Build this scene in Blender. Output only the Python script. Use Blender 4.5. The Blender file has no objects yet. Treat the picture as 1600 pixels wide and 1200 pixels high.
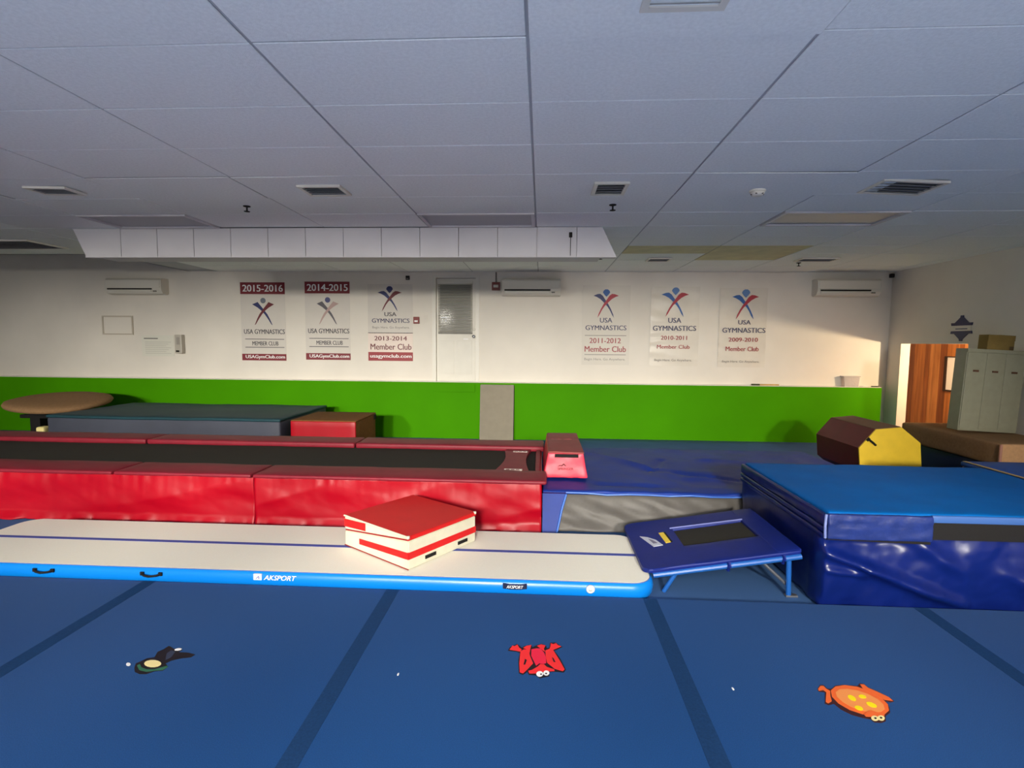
import bpy, bmesh, math, random
from mathutils import Matrix, Vector, noise
random.seed(4)
S = bpy.context.scene
COL = S.collection
R = math.radians

# ------------------------------------------------------------------ camera
cd = bpy.data.cameras.new('camera'); cam = bpy.data.objects.new('camera', cd); COL.objects.link(cam)
cd.sensor_width = 36.0; cd.lens = 823.0 / 1600.0 * 36.0; cd.clip_start = .05; cd.clip_end = 60
_r = Vector((0.99841583, 0.05563327, 0.00841275))
_d = Vector((0.01277972, -0.07861223, -0.99682335))
_f = Vector((-0.0547952, 0.99535173, -0.07919867))
m = Matrix((( _r.x, -_d.x, -_f.x, 0.0), (_r.y, -_d.y, -_f.y, 0.0), (_r.z, -_d.z, -_f.z, 1.76), (0, 0, 0, 1)))
cam.matrix_world = m
S.camera = cam

# ------------------------------------------------------------------ world, colour management
w = bpy.data.worlds.new('world'); S.world = w; w.use_nodes = True
w.node_tree.nodes['Background'].inputs[0].default_value = (.02, .02, .025, 1)
w.node_tree.nodes['Background'].inputs[1].default_value = .2
S.view_settings.view_transform = 'Standard'; S.view_settings.look = 'None'
S.view_settings.gamma = 1.0; S.view_settings.use_curve_mapping = False
S.view_settings.exposure = 0.2

# ------------------------------------------------------------------ big area lights: made-up ceiling panels behind the camera, added as main light
ADDED_PANELS = [(-1.9, -1.2), (.2, -1.2), (2.3, -1.2), (-1.9, -3.4), (.2, -3.4), (2.3, -3.4)]
LAMP_W = 100.0
for i, (x, y) in enumerate(ADDED_PANELS):
    ld = bpy.data.lights.new('added_panel_light', 'AREA'); ld.shape = 'RECTANGLE'; ld.size = 1.1; ld.size_y = .5
    ld.spread = R(150); ld.energy = LAMP_W; ld.color = (1.0, .93, .80)
    lo = bpy.data.objects.new('added_panel_light', ld); COL.objects.link(lo); lo.location = (x, y, 3.01)
# made-up spots far behind the camera, added to wash the back wall
ADDED_SPOTS = [(x, -4.0, 2.86) for x in (-10.2, -8.3, -6.4, -4.4, -2.4, -.4, 1.7, 3.9)]
SPOT_K = (.4, .5, .75, 1, 1, 1, 1, .75)
SPOT_W = 3300.0
for i, (x, y, z) in enumerate(ADDED_SPOTS):
    ld = bpy.data.lights.new('added_spot_light', 'SPOT'); ld.energy = SPOT_W*SPOT_K[i]; ld.color = (1.0, .94, .82)
    ld.spot_size = R(31); ld.spot_blend = 1.0; ld.shadow_soft_size = .32
    lo = bpy.data.objects.new('added_spot_light', ld); COL.objects.link(lo); lo.location = (x, y+.1, z-.02)
    lo.rotation_euler = (R(90-12.0), 0, 0)
# warm lamp in the side hall beyond the doorway
ld = bpy.data.lights.new('hall_lamp_light', 'POINT'); ld.energy = 140; ld.color = (1.0, .78, .48); ld.shadow_soft_size = .035
lo = bpy.data.objects.new('hall_lamp_light', ld); COL.objects.link(lo); lo.location = (6.72, 8.1, 1.69)

# ------------------------------------------------------------------ helpers
def lin(c):
    return tuple(((v/255.)/12.92 if v/255. <= .04045 else ((v/255.+.055)/1.055)**2.4) for v in c) + (1.0,)
MATS = {}
def mat(name, col, rough=.6, spec=.5, nscale=0, namt=0, bump=0, bscale=200, metal=0, sheen=0, coat=0, alpha=1, trans=0, col2=None, stretch=None):
    if name in MATS: return MATS[name]
    mt = bpy.data.materials.new(name); mt.use_nodes = True; nt = mt.node_tree
    b = nt.nodes['Principled BSDF']
    b.inputs['Base Color'].default_value = lin(col); b.inputs['Roughness'].default_value = rough
    b.inputs['Specular IOR Level'].default_value = spec; b.inputs['Metallic'].default_value = metal
    b.inputs['Sheen Weight'].default_value = sheen; b.inputs['Coat Weight'].default_value = coat
    b.inputs['Alpha'].default_value = alpha; b.inputs['Transmission Weight'].default_value = trans
    if nscale or bump:
        tc = nt.nodes.new('ShaderNodeTexCoord'); mp = nt.nodes.new('ShaderNodeMapping')
        nt.links.new(tc.outputs['Object'], mp.inputs[0])
        if stretch: mp.inputs['Scale'].default_value = stretch
    if nscale:
        n = nt.nodes.new('ShaderNodeTexNoise'); n.inputs['Scale'].default_value = nscale; n.inputs['Detail'].default_value = 5
        nt.links.new(mp.outputs[0], n.inputs['Vector'])
        mx = nt.nodes.new('ShaderNodeMixRGB'); mx.blend_type = 'MIX'
        c = lin(col)
        mx.inputs[1].default_value = tuple(max(0, v*(1-namt)) for v in c[:3]) + (1,)
        mx.inputs[2].default_value = lin(col2) if col2 else tuple(min(1, v*(1+namt)) for v in c[:3]) + (1,)
        rp = nt.nodes.new('ShaderNodeMapRange'); rp.inputs[1].default_value = .3; rp.inputs[2].default_value = .7
        nt.links.new(n.outputs['Fac'], rp.inputs[0]); nt.links.new(rp.outputs[0], mx.inputs[0])
        nt.links.new(mx.outputs[0], b.inputs['Base Color'])
    if bump:
        n2 = nt.nodes.new('ShaderNodeTexNoise'); n2.inputs['Scale'].default_value = bscale; n2.inputs['Detail'].default_value = 4
        nt.links.new(mp.outputs[0], n2.inputs['Vector'])
        bp = nt.nodes.new('ShaderNodeBump'); bp.inputs['Strength'].default_value = bump; bp.inputs['Distance'].default_value = .01
        nt.links.new(n2.outputs['Fac'], bp.inputs['Height']); nt.links.new(bp.outputs[0], b.inputs['Normal'])
    MATS[name] = mt
    return mt
def emit(name, col, strength):
    if name in MATS: return MATS[name]
    mt = mat(name, col, .5); b = mt.node_tree.nodes['Principled BSDF']
    b.inputs['Emission Color'].default_value = lin(col); b.inputs['Emission Strength'].default_value = strength
    return mt

OFF = {}
def tag(o, label=None, cat=None, group=None, kind=None):
    if label: o['label'] = label
    if cat: o['category'] = cat
    if group: o['group'] = group
    if kind: o['kind'] = kind
    return o
def thing(name, label, cat, loc=(0, 0, 0), rot=(0, 0, 0), group=None, world=True):
    o = bpy.data.objects.new(name, None); COL.objects.link(o); o.location = loc; o.rotation_euler = rot
    o.empty_display_size = .1
    OFF[o] = Vector(loc) if world else Vector((0, 0, 0))
    return tag(o, label, cat, group)
def link(name, me, mt, parent=None, base=None, smooth=False):
    """mesh in world (or the thing's) coordinates -> object under parent, or top level with its origin at base"""
    me.materials.append(mt) if mt else None
    o = bpy.data.objects.new(name, me); COL.objects.link(o)
    if parent is not None:
        off = OFF.get(parent, Vector((0, 0, 0))); o.parent = parent
    else:
        off = Vector(base) if base else Vector((0, 0, 0)); o.location = off
    OFF[o] = off
    if off.length: me.transform(Matrix.Translation(-off))
    if smooth:
        for p in me.polygons: p.use_smooth = True
    return o
def mk(name, verts, faces, mt, parent=None, base=None, smooth=False):
    me = bpy.data.meshes.new(name); me.from_pydata([tuple(v) for v in verts], [], faces); me.update()
    bm = bmesh.new(); bm.from_mesh(me); bmesh.ops.recalc_face_normals(bm, faces=bm.faces); bm.to_mesh(me); bm.free()
    return link(name, me, mt, parent, base, smooth)
def fin(name, bm, mt, parent=None, base=None, smooth=False, rec=True):
    if rec: bmesh.ops.recalc_face_normals(bm, faces=bm.faces)
    me = bpy.data.meshes.new(name); bm.to_mesh(me); bm.free()
    return link(name, me, mt, parent, base, smooth)
def abox(bm, x0, x1, y0, y1, z0, z1):
    v = [bm.verts.new(p) for p in ((x0,y0,z0),(x1,y0,z0),(x1,y1,z0),(x0,y1,z0),(x0,y0,z1),(x1,y0,z1),(x1,y1,z1),(x0,y1,z1))]
    for f in ((0,3,2,1),(4,5,6,7),(0,1,5,4),(1,2,6,5),(2,3,7,6),(3,0,4,7)): bm.faces.new([v[i] for i in f])
    return v
def box(name, x0, x1, y0, y1, z0, z1, mt, parent=None, bev=0, base=None, seg=2):
    bm = bmesh.new(); abox(bm, x0, x1, y0, y1, z0, z1)
    if bev: bmesh.ops.bevel(bm, geom=list(bm.edges), offset=bev, segments=seg, affect='EDGES', profile=.6)
    if parent is None and base is None: base = ((x0+x1)/2, (y0+y1)/2, z0)
    return fin(name, bm, mt, parent, base)
def lat(a, b, r, n):
    L = [a, a + r*.3, a + r]
    for i in range(1, n): L.append(a + r + (b - a - 2*r)*i/n)
    return L + [b - r, b - r*.3, b]
def softbox(name, b, r, n, mt, parent=None, disp=None, base=None):
    """rounded, subdivided box; disp(p, normal) -> new point"""
    x0, x1, y0, y1, z0, z1 = b
    X, Y, Z = lat(x0, x1, r, n[0]), lat(y0, y1, r, n[1]), lat(z0, z1, r, n[2])
    V = {}; verts = []
    def vid(i, j, k):
        if (i, j, k) in V: return V[i, j, k]
        p = Vector((X[i], Y[j], Z[k]))
        q = Vector((min(max(p.x, x0+r), x1-r), min(max(p.y, y0+r), y1-r), min(max(p.z, z0+r), z1-r)))
        d = p - q
        nrm = d.normalized() if d.length > 1e-9 else Vector((0, 0, 1))
        p2 = q + nrm * r
        if disp: p2 = disp(p2, nrm)
        V[i, j, k] = len(verts); verts.append(p2); return V[i, j, k]
    F = []
    a, c, e = len(X)-1, len(Y)-1, len(Z)-1
    for i in range(a):
        for j in range(c):
            F.append((vid(i,j,e), vid(i+1,j,e), vid(i+1,j+1,e), vid(i,j+1,e)))
            F.append((vid(i,j,0), vid(i,j+1,0), vid(i+1,j+1,0), vid(i+1,j,0)))
    for i in range(a):
        for k in range(e):
            F.append((vid(i,0,k), vid(i+1,0,k), vid(i+1,0,k+1), vid(i,0,k+1)))
            F.append((vid(i,c,k), vid(i,c,k+1), vid(i+1,c,k+1), vid(i+1,c,k)))
    for j in range(c):
        for k in range(e):
            F.append((vid(0,j,k), vid(0,j,k+1), vid(0,j+1,k+1), vid(0,j+1,k)))
            F.append((vid(a,j,k), vid(a,j+1,k), vid(a,j+1,k+1), vid(a,j,k+1)))
    if parent is None and base is None: base = ((x0+x1)/2, (y0+y1)/2, z0)
    return mk(name, verts, F, mt, parent, base, smooth=True)
def tube(name, pts, rad, mt, parent=None, base=None, seg=10):
    pts = [Vector(p) for p in pts]; verts = []; faces = []
    for i, p in enumerate(pts):
        t = (pts[min(i+1, len(pts)-1)] - pts[max(i-1, 0)]).normalized()
        u = t.cross(Vector((0, 0, 1))) if abs(t.z) < .95 else t.cross(Vector((1, 0, 0)))
        u.normalize(); v = t.cross(u)
        for s in range(seg):
            a = 2*math.pi*s/seg; verts.append(p + u*math.cos(a)*rad + v*math.sin(a)*rad)
    for i in range(len(pts)-1):
        for s in range(seg):
            faces.append((i*seg+s, i*seg+(s+1) % seg, (i+1)*seg+(s+1) % seg, (i+1)*seg+s))
    faces.append(tuple(range(seg-1, -1, -1))); faces.append(tuple(range((len(pts)-1)*seg, len(pts)*seg)))
    return mk(name, verts, faces, mt, parent, base, smooth=False)
def lathe(name, prof, axis, c, mt, parent=None, seg=20, base=None):
    """prof: list of (radius, height) turned about axis through c"""
    c = Vector(c); ax = Vector(axis).normalized()
    u = ax.cross(Vector((0, 0, 1))) if abs(ax.z) < .9 else ax.cross(Vector((1, 0, 0)))
    u.normalize(); v = ax.cross(u); verts = []; faces = []
    for r_, h in prof:
        for s in range(seg):
            a = 2*math.pi*s/seg; verts.append(c + ax*h + (u*math.cos(a) + v*math.sin(a))*max(r_, 1e-4))
    for i in range(len(prof)-1):
        for s in range(seg): faces.append((i*seg+s, i*seg+(s+1) % seg, (i+1)*seg+(s+1) % seg, (i+1)*seg+s))
    faces.append(tuple(range(seg-1, -1, -1))); faces.append(tuple(range((len(prof)-1)*seg, len(prof)*seg)))
    return mk(name, verts, faces, mt, parent, base, smooth=True)
def prism(name, pts, fmap, h0, h1, mt, parent=None, base=None):
    n = len(pts)
    verts = [fmap(p[0], p[1], h0) for p in pts] + [fmap(p[0], p[1], h1) for p in pts]
    faces = [tuple(range(n)), tuple(range(2*n-1, n-1, -1))] + [(i, (i+1) % n, n+(i+1) % n, n+i) for i in range(n)]
    return mk(name, verts, faces, mt, parent, base)
TXT = {}
def text(name, body, rect, fmap, h, mt, parent, bold=.012, shear=0):
    cu = bpy.data.curves.new('t', 'FONT'); cu.body = body; cu.size = 1; cu.shear = shear; cu.resolution_u = 3
    to = bpy.data.objects.new('t', cu); COL.objects.link(to); bpy.context.view_layer.update()
    me = bpy.data.meshes.new_from_object(to.evaluated_get(bpy.context.evaluated_depsgraph_get()))
    bpy.data.objects.remove(to); bpy.data.curves.remove(cu)
    if bold > 0:
        bm = bmesh.new(); bm.from_mesh(me)
        g = bmesh.ops.duplicate(bm, geom=bm.verts[:] + bm.edges[:] + bm.faces[:])
        for e in g['geom']:
            if isinstance(e, bmesh.types.BMVert): e.co.x += bold*1.6; e.co.z = 1
        bm.to_mesh(me); bm.free()
    xs = [v.co.x for v in me.vertices]; ys = [v.co.y for v in me.vertices]
    ax, bx, ay, by = min(xs), max(xs), min(ys), max(ys)
    u0, u1, v0, v1 = rect
    for v in me.vertices:
        v.co = fmap(u0 + (v.co.x-ax)/(bx-ax)*(u1-u0), v1 - (v.co.y-ay)/(by-ay)*(v1-v0), h + .0003*v.co.z)
    me.update(); me.name = name; me.materials.clear()
    return link(name, me, mt, parent)
def ell(cx, cy, rx, ry, n=18):
    return [(cx + rx*math.cos(2*math.pi*i/n), cy + ry*math.sin(2*math.pi*i/n)) for i in range(n)]
def fbm(x, y, z=0.0, o=3):
    return noise.fractal(Vector((x, y, z)), 1.0, 2.0, o)

# ------------------------------------------------------------------ materials
WALL = mat('wall_paint', (228, 222, 212), .75, .15, 2.0, .03, .04, 120)
GREEN = mat('green_panel_paint', (68, 144, 0), .6, .04, 1.5, .05, .03, 90)
CARPET = mat('blue_carpet', (22, 72, 130), .95, .1, 260, .22, .35, 420, sheen=.05)
CARPET2 = mat('pale_blue_carpet', (66, 100, 148), .95, .1, 200, .2, .35, 380)
TAPE = mat('seam_tape_navy', (26, 60, 102), .85, .15, 90, .12, .2, 300)
TILE = mat('ceiling_tile', (238, 242, 242), .9, .15, 55, .05, .25, 160)
GRIDM = mat('ceiling_grid', (178, 182, 188), .7, .3)
DUCT = mat('duct_white', (206, 203, 205), .5, .3, 3, .03)
RED = mat('red_vinyl', (166, 0, 26), .42, .35, 5, .05, .015, 60)
MAROON = mat('red_pad_vinyl', (128, 28, 44), .5, .3, 8, .10, .05, 70)
BED = mat('trampoline_webbing', (52, 50, 44), .95, .2, 300, .25, .4, 500)
REDBRIGHT = mat('bright_red_vinyl', (208, 24, 26), .42, .3, 6, .04, .04, 80)
CREAM = mat('cream_vinyl', (218, 213, 190), .45, .3, 10, .05, .06, 50)
BLACK = mat('black_webbing', (22, 20, 20), .8, .3, 150, .2)
NAVY = mat('navy_vinyl', (10, 28, 98), .28, .45, 4, .08, .05, 18)
NAVYTRIM = mat('navy_quilted_vinyl', (34, 50, 112), .4, .4, 14, .16, .25, 40)
SKY = mat('azure_mat_top', (0, 94, 170), .65, .12, 3, .07, .03, 80)
PITBLUE = mat('royal_blue_tarp', (20, 52, 140), .5, .25, 2.2, .16, .12, 14)
PITGREY = mat('grey_tarp', (88, 84, 80), .5, .35, 5, .08, .1, 20)
TRACKW = mat('air_track_white', (240, 236, 222), .6, .15, 120, .02, .08, 300)
TRACKB = mat('air_track_azure', (10, 128, 224), .3, .5)
TRACKL = mat('air_track_line', (72, 84, 160), .6, .3)
WHITE = mat('white_print', (244, 244, 244), .5, .3)
STEEL = mat('steel', (150, 152, 156), .35, .5, metal=.8)
PLASTIC = mat('white_plastic', (222, 218, 208), .4, .4)
PLASTICD = mat('grey_plastic', (120, 116, 108), .5, .4)
DARK = mat('dark_recess', (34, 32, 30), .8, .2)
TAN = mat('tan_suede', (146, 114, 82), .9, .1, 30, .10, .15, 250)
TEAL = mat('teal_mat', (20, 60, 70), .6, .35, 4, .08, .05, 40)
SLATE = mat('slate_mat_side', (62, 66, 80), .6, .35, 4, .06, .04, 40)
BROWN = mat('brown_suede', (122, 82, 46), .85, .15, 20, .12, .1, 200)
YELLOW = mat('yellow_vinyl', (250, 208, 56), .45, .4, 8, .04, .06, 30)
WINE = mat('wine_vinyl', (102, 10, 24), .5, .4, 6, .08, .05, 40)
LOCKER = mat('grey_green_metal', (156, 154, 130), .5, .4, 12, .05, .02, 60)
# ================================================================== SETTING
XL, XR, YB, YF, ZC, ZF = -11.5, 6.2, 9.82, -6.0, 3.05, -.05
def struct(o): o['kind'] = 'structure'; return o
floor = struct(box('floor', XL-.2, XR+.16, YF-.2, YB+.2, ZF-.1, ZF, CARPET2, base=(0, 0, ZF)))
SEAMS = [-.137 - .893 + 1.8*k for k in range(-6, 5)]      # 1.8 m wide rolls
prev = XL
rolls = [XL] + [s for s in SEAMS if XL + .3 < s < XR - .3] + [XR]
for a, b in zip(rolls[:-1], rolls[1:]):
    o = box('carpet_roll', a+.002, b-.002, 1.2, 3.57, ZF, 0, CARPET, floor, .008)
for s in rolls[1:-1]:
    box('seam_tape', s-.046, s+.046, 1.25, 3.56, 0, .002, TAPE, floor)

struct(box('floor_bounce', XL, XR, YF, 1.195, ZF, 0, mat('bounce_floor_tone', (134, 148, 178), .6, .2, 3, .04)))  # unseen floor, its tone chosen to bounce more neutral light onto the ceiling

# back wall with a door opening
bm = bmesh.new()
abox(bm, XL-.2, -2.03, YB, YB+.15, ZF-.05, 3.75); abox(bm, -1.17, XR+.16, YB, YB+.15, ZF-.05, 3.75)
abox(bm, -2.03, -1.17, YB, YB+.15, 2.98, 3.75); abox(bm, -2.03, -1.17, YB, YB+.15, ZF-.05, .78)
struct(fin('wall_back', bm, WALL, base=(0, YB, ZF)))
struct(box('wall_left', XL-.2, XL, YF, YB, ZF-.05, 3.75, WALL))
struct(box('wall_front', XL-.2, XR+.16, YF-.2, YF, ZF-.05, 3.2, WALL))
# right wall with the doorway to the side hall
bm = bmesh.new()
abox(bm, XR, XR+.155, YF, 8.04, ZF-.05, 3.3); abox(bm, XR, XR+.155, 9.48, YB, ZF-.05, 3.3)
abox(bm, XR, XR+.155, 8.04, 9.48, 1.79, 3.3)
struct(fin('wall_right', bm, WALL, base=(XR, 5, ZF)))

# ---- ceiling: backing, suspended tiles
NX = -6.75     # open notch in the far left corner
bm = bmesh.new()
abox(bm, XL, XR, YF, 7.9, ZC+.008, ZC+.06); abox(bm, NX, XR, 7.9, YB, ZC+.008, ZC+.06)
abox(bm, XL, NX, 7.9, YB, 3.62, 3.68)
abox(bm, XL, NX, 7.86, 7.9, ZC+.008, 3.68); abox(bm, NX, NX+.04, 7.9, YB, ZC+.008, 3.68)
ceiling = struct(fin('ceiling', bm, GRIDM, base=(0, 0, ZC)))
TX = [-.075 + 1.21*k for k in range(-10, 7)]
TY = [2.34 + .61*k for k in range(-1, 14)]
TROFFER = {(-1.285, 5.39), (-4.915, 5.39), (2.345, 5.39)}
tile_me = {}
def tile_mesh(w_, d_):
    k = (round(w_, 3), round(d_, 3))
    if k not in tile_me:
        bm = bmesh.new(); v = abox(bm, 0, w_, 0, d_, 0, .0075)
        bmesh.ops.bevel(bm, geom=[e for e in bm.edges if e.verts[0].co.z < .01 and e.verts[1].co.z < .01], offset=.003, segments=1, affect='EDGES')
        bmesh.ops.recalc_face_normals(bm, faces=bm.faces)
        me = bpy.data.meshes.new('ceiling_tile'); bm.to_mesh(me); bm.free(); me.materials.append(TILE); tile_me[k] = me
    return tile_me[k]
SAG = {(-2.495, 4.17): (0, -.006), (-3.705, 4.17): (.006, 0), (1.135, 4.17): (0, .007), (-.075, 1.73): (.012, .004), (-.075, 4.17): (.004, 0), (-6.125, 4.17): (.006, 0)}
STAIN = {(1.135, 7.22), (2.345, 7.22), (2.345, 7.83)}; STAINM = mat('stained_tile', (214, 206, 168), .9, .15, 4, .1, .25, 160)
for x in TX:
    for y in TY:
        x0, x1 = max(x+.007, XL), min(x+1.21-.007, XR); y0, y1 = y+.004, min(y+.61-.004, YB)
        if x1-x0 < .1 or y1-y0 < .1: continue
        if (round(x, 3), round(y, 3)) in TROFFER: continue
        if x0 < NX-.05 and y1 > 7.9: continue
        if y0 > 5.9 and y1 < 6.65 and -5.6 < x0 and x1 < .7: continue     # above the duct
        o = bpy.data.objects.new('ceiling_tile', tile_mesh(x1-x0, y1-y0)); COL.objects.link(o); o.parent = ceiling
        if (round(x, 3), round(y, 3)) in STAIN: o.data = tile_mesh(x1-x0, y1-y0).copy(); o.data.materials.clear(); o.data.materials.append(STAINM)
        o.location = (x0, y0, random.uniform(-.0012, .0012))
        sg = SAG.get((round(x, 3), round(y, 3)))
        if sg: o.rotation_euler = (-sg[0], sg[1], 0); o.location.z -= max(.002, sg[0]*.6, -sg[1]*1.2 if sg[1] < 0 else 0, 0)
# raise the tiles behind the camera as one plain field
o = box('ceiling_field', XL, XR, YF, 1.725, ZC, ZC+.02, TILE, ceiling); o['kind'] = 'stuff'

# ---- green wainscot in front of the back wall, with its ledge
gp = struct(box('trim_1', XL, 6.06, 9.69, YB, ZF, 1.005, GREEN, bev=.004, base=(0, 9.7, ZF)))
box('ledge', XL, 6.055, 9.695, YB-.001, 1.005, 1.014, WALL, gp)
box('sill_board', -2.0, -1.22, 9.66, 9.69, .83, .985, GREEN, gp, .004)

# ---- half glazed white door
DOORW = mat('door_white', (224, 220, 210), .5, .4, 4, .03)
d = struct(thing('door_1', None, None, (-1.6, YB, .78)))
d['label'] = 'white half-glazed door with a blind, above the green panelling'
box('door_slab', -1.965, -1.235, 9.84, 9.885, .8, 2.93, DOORW, d, .004)
bm = bmesh.new()
abox(bm, -2.04, -1.97, 9.8, 9.93, .78, 2.985); abox(bm, -1.23, -1.16, 9.8, 9.93, .78, 2.985); abox(bm, -1.97, -1.23, 9.8, 9.93, 2.935, 2.985)
fin('door_frame', bm, PLASTIC, d)
box('window_pane', -1.9, -1.32, 9.834, 9.84, 1.93, 2.82, mat('door_glass', (120, 124, 124), .1, .5), d)
bm = bmesh.new()
for k in range(30):
    z = 1.95 + k*.0295
    v = abox(bm, -1.93, -1.29, 9.805, 9.829, z, z+.003)
    for q in v: q.co.z += (q.co.y-9.817)*.75
bl = fin('blind_slats', bm, mat('blind_grey', (176, 172, 162), .6, .3), d); bl['kind'] = 'stuff'
box('blind_headrail', -1.94, -1.28, 9.8, 9.835, 2.83, 2.88, PLASTIC, d, .004)
box('blind_rail', -1.93, -1.29, 9.806, 9.828, 1.905, 1.935, PLASTICD, d, .003)
for z0, z1 in ((1.15, 1.78),):
    for x0, x1 in ((-1.9, -1.64), (-1.56, -1.3)):
        box('raised_panel', x0, x1, 9.834, 9.842, z0, z1, DOORW, d, .003)
lathe('door_knob', [(.012, 0), (.012, .03), (.028, .04), (.03, .055), (.02, .068)], (0, -1, 0), (-1.262, 9.84, 1.86), STEEL, d)
lathe('deadbolt', [(.026, 0), (.026, .015), (.018, .02)], (0, -1, 0), (-1.262, 9.84, 1.99), PLASTIC, d)
box('paper_note', -1.46, -1.37, 9.83, 9.834, 1.8, 1.82, WHITE, d)

# ---- side hall behind the doorway
HX0, HX1, HY0, HY1 = XR+.155, 7.45, 6.6, 11.6
struct(box('floor_hall', HX0, HX1, HY0, HY1, ZF-.1, ZF, mat('hall_floor', (150, 132, 108), .6, .3)))
struct(box('ceiling_hall', HX0, HX1, HY0, HY1, 2.6, 2.66, WALL))
struct(box('wall_hall_front', HX0, HX1, HY0-.1, HY0, ZF, 2.6, WALL))
struct(box('wall_hall_back', HX0, HX1, HY1, HY1+.1, ZF, 2.6, WALL))
wn = struct(box('wall_hall_near', HX0-.05, HX0, YB+.16, HY1, ZF, 2.6, WALL))
wh = struct(box('wall_hall', HX1, HX1+.1, HY0, HY1, ZF, 2.6, mat('hall_backing', (70, 40, 20), .8)))
WOODS = [mat('wood_plank_%d' % i, c, .42, .5, 3.0, .22, .05, 20, stretch=(6, 6, .5), col2=c2) for i, (c, c2) in enumerate((((168, 98, 44), (196, 124, 62)), ((140, 76, 32), (170, 98, 46)), ((184, 116, 60), (212, 146, 84)), ((120, 62, 28), (150, 84, 40))))]
y = HY0 + .01; k = 0
while y < HY1 - .05:
    wd = (.13, .17, .11, .15)[k % 4]
    box('wood_plank', HX1-.018, HX1, y, min(y+wd-.004, HY1), ZF, 2.6, WOODS[(k*7 + k//3) % 4], wh, .002); y += wd; k += 1
nb = thing('notice_board', 'white notice sheet in a dark frame on the wooden hall wall', 'notice board', (HX1-.02, 9.95, .95))
bm = bmesh.new(); X0, X1 = HX1-.045, HX1-.019
abox(bm, X0, X1, 10.06, 10.12, .93, 1.57); abox(bm, X0, X1, 9.5, 10.06, .93, .96); abox(bm, X0, X1, 9.5, 10.06, 1.55, 1.57)
fin('frame', bm, mat('dark_wood_frame', (46, 24, 18), .5), nb)
box('sheet', HX1-.034, HX1-.022, 9.5, 10.06, .96, 1.55, WHITE, nb)
hl = thing('hall_lamp', 'small shaded lamp on a pole in the side hall beyond the doorway', 'lamp', (6.72, 8.1, ZF))
lathe('base', [(.14, 0), (.14, .02), (.02, .035)], (0, 0, 1), (6.72, 8.1, ZF), STEEL, hl)
tube('pole', [(6.72, 8.1, ZF+.03), (6.72, 8.1, 1.62)], .012, STEEL, hl)
lathe('socket', [(.02, 0), (.022, .03), (.016, .04)], (0, 0, 1), (6.72, 8.1, 1.61), STEEL, hl)

# ---- fixtures for the added panels and spots, unseen behind the camera

LNAMES = ['left of the near row', 'middle of the near row', 'right of the near row', 'left of the far row', 'middle of the far row', 'right of the far row']
for i, (x, y) in enumerate(ADDED_PANELS):
    t = thing('added_ceiling_light', 'added ceiling panel light, unseen behind the viewer, ' + LNAMES[i], 'light', (x, y, ZC), group='added ceiling panels')
    bm = bmesh.new()
    for q in ((x-.6, x+.6, y-.3, y-.26), (x-.6, x+.6, y+.26, y+.3), (x-.6, x-.56, y-.26, y+.26), (x+.56, x+.6, y-.26, y+.26)): abox(bm, *q, ZC-.03, ZC)
    fin('frame', bm, PLASTIC, t)
    box('diffuser', x-.56, x+.56, y-.26, y+.26, ZC-.02, ZC-.005, emit('added_lamp_glow', (255, 245, 225), 1.5), t)

for i, (x, y, z) in enumerate(ADDED_SPOTS):
    t = thing('added_spotlight', 'added white spotlight, unseen on the ceiling behind the viewer, number %s from the left' % ('one', 'two', 'three', 'four', 'five', 'six', 'seven', 'eight')[i], 'spotlight', (x, y, ZC), group='added spotlights')
    box('canopy', x-.06, x+.06, y-.06, y+.06, ZC-.03, ZC, PLASTIC, t, .006)
    tube('arm', [(x, y, ZC-.03), (x, y, z+.03)], .01, PLASTIC, t, seg=8)
    d_ = Vector((0, math.cos(R(12.0)), -math.sin(R(12.6))))
    lathe('head', [(.05, -.12), (.07, -.1), (.09, .06), (.085, .06), (.065, -.06), (.0, -.06)], d_, (x, y, z), PLASTIC, t, 18)
    lathe('lamp_glass', [(.05, -.05), (.0, -.04)], d_, (x, y, z), emit('added_lamp_glow', (255, 245, 225), 1.5), t, 14)

# ================================================================== CEILING FIXTURES (unlit)
LENS = mat('unlit_lens', (150, 150, 156), .35, .5, 300, .05)
def troffer(x, y, label):
    t = thing('recessed_light', label, 'light', (x+.605, y+.305, ZC), group='unlit recessed ceiling lights')
    a, b, c, e = x+.011, x+1.199, y+.004, y+.606
    bm = bmesh.new()
    for q in ((a, b, c, c+.035), (a, b, e-.035, e), (a, a+.035, c+.035, e-.035), (b-.035, b, c+.035, e-.035)): abox(bm, *q, ZC-.012, ZC+.02)
    fin('frame', bm, DUCT, t)
    box('lens', a+.035, b-.035, c+.035, e-.035, ZC+.006, ZC+.02, LENS, t)
troffer(-1.285, 5.39, 'unlit recessed ceiling light directly in front of the duct, above the white door')
troffer(-4.915, 5.39, 'unlit recessed ceiling light at the left end of the duct')
troffer(2.345, 5.39, 'unlit recessed ceiling light on the right, past the end of the duct')
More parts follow.
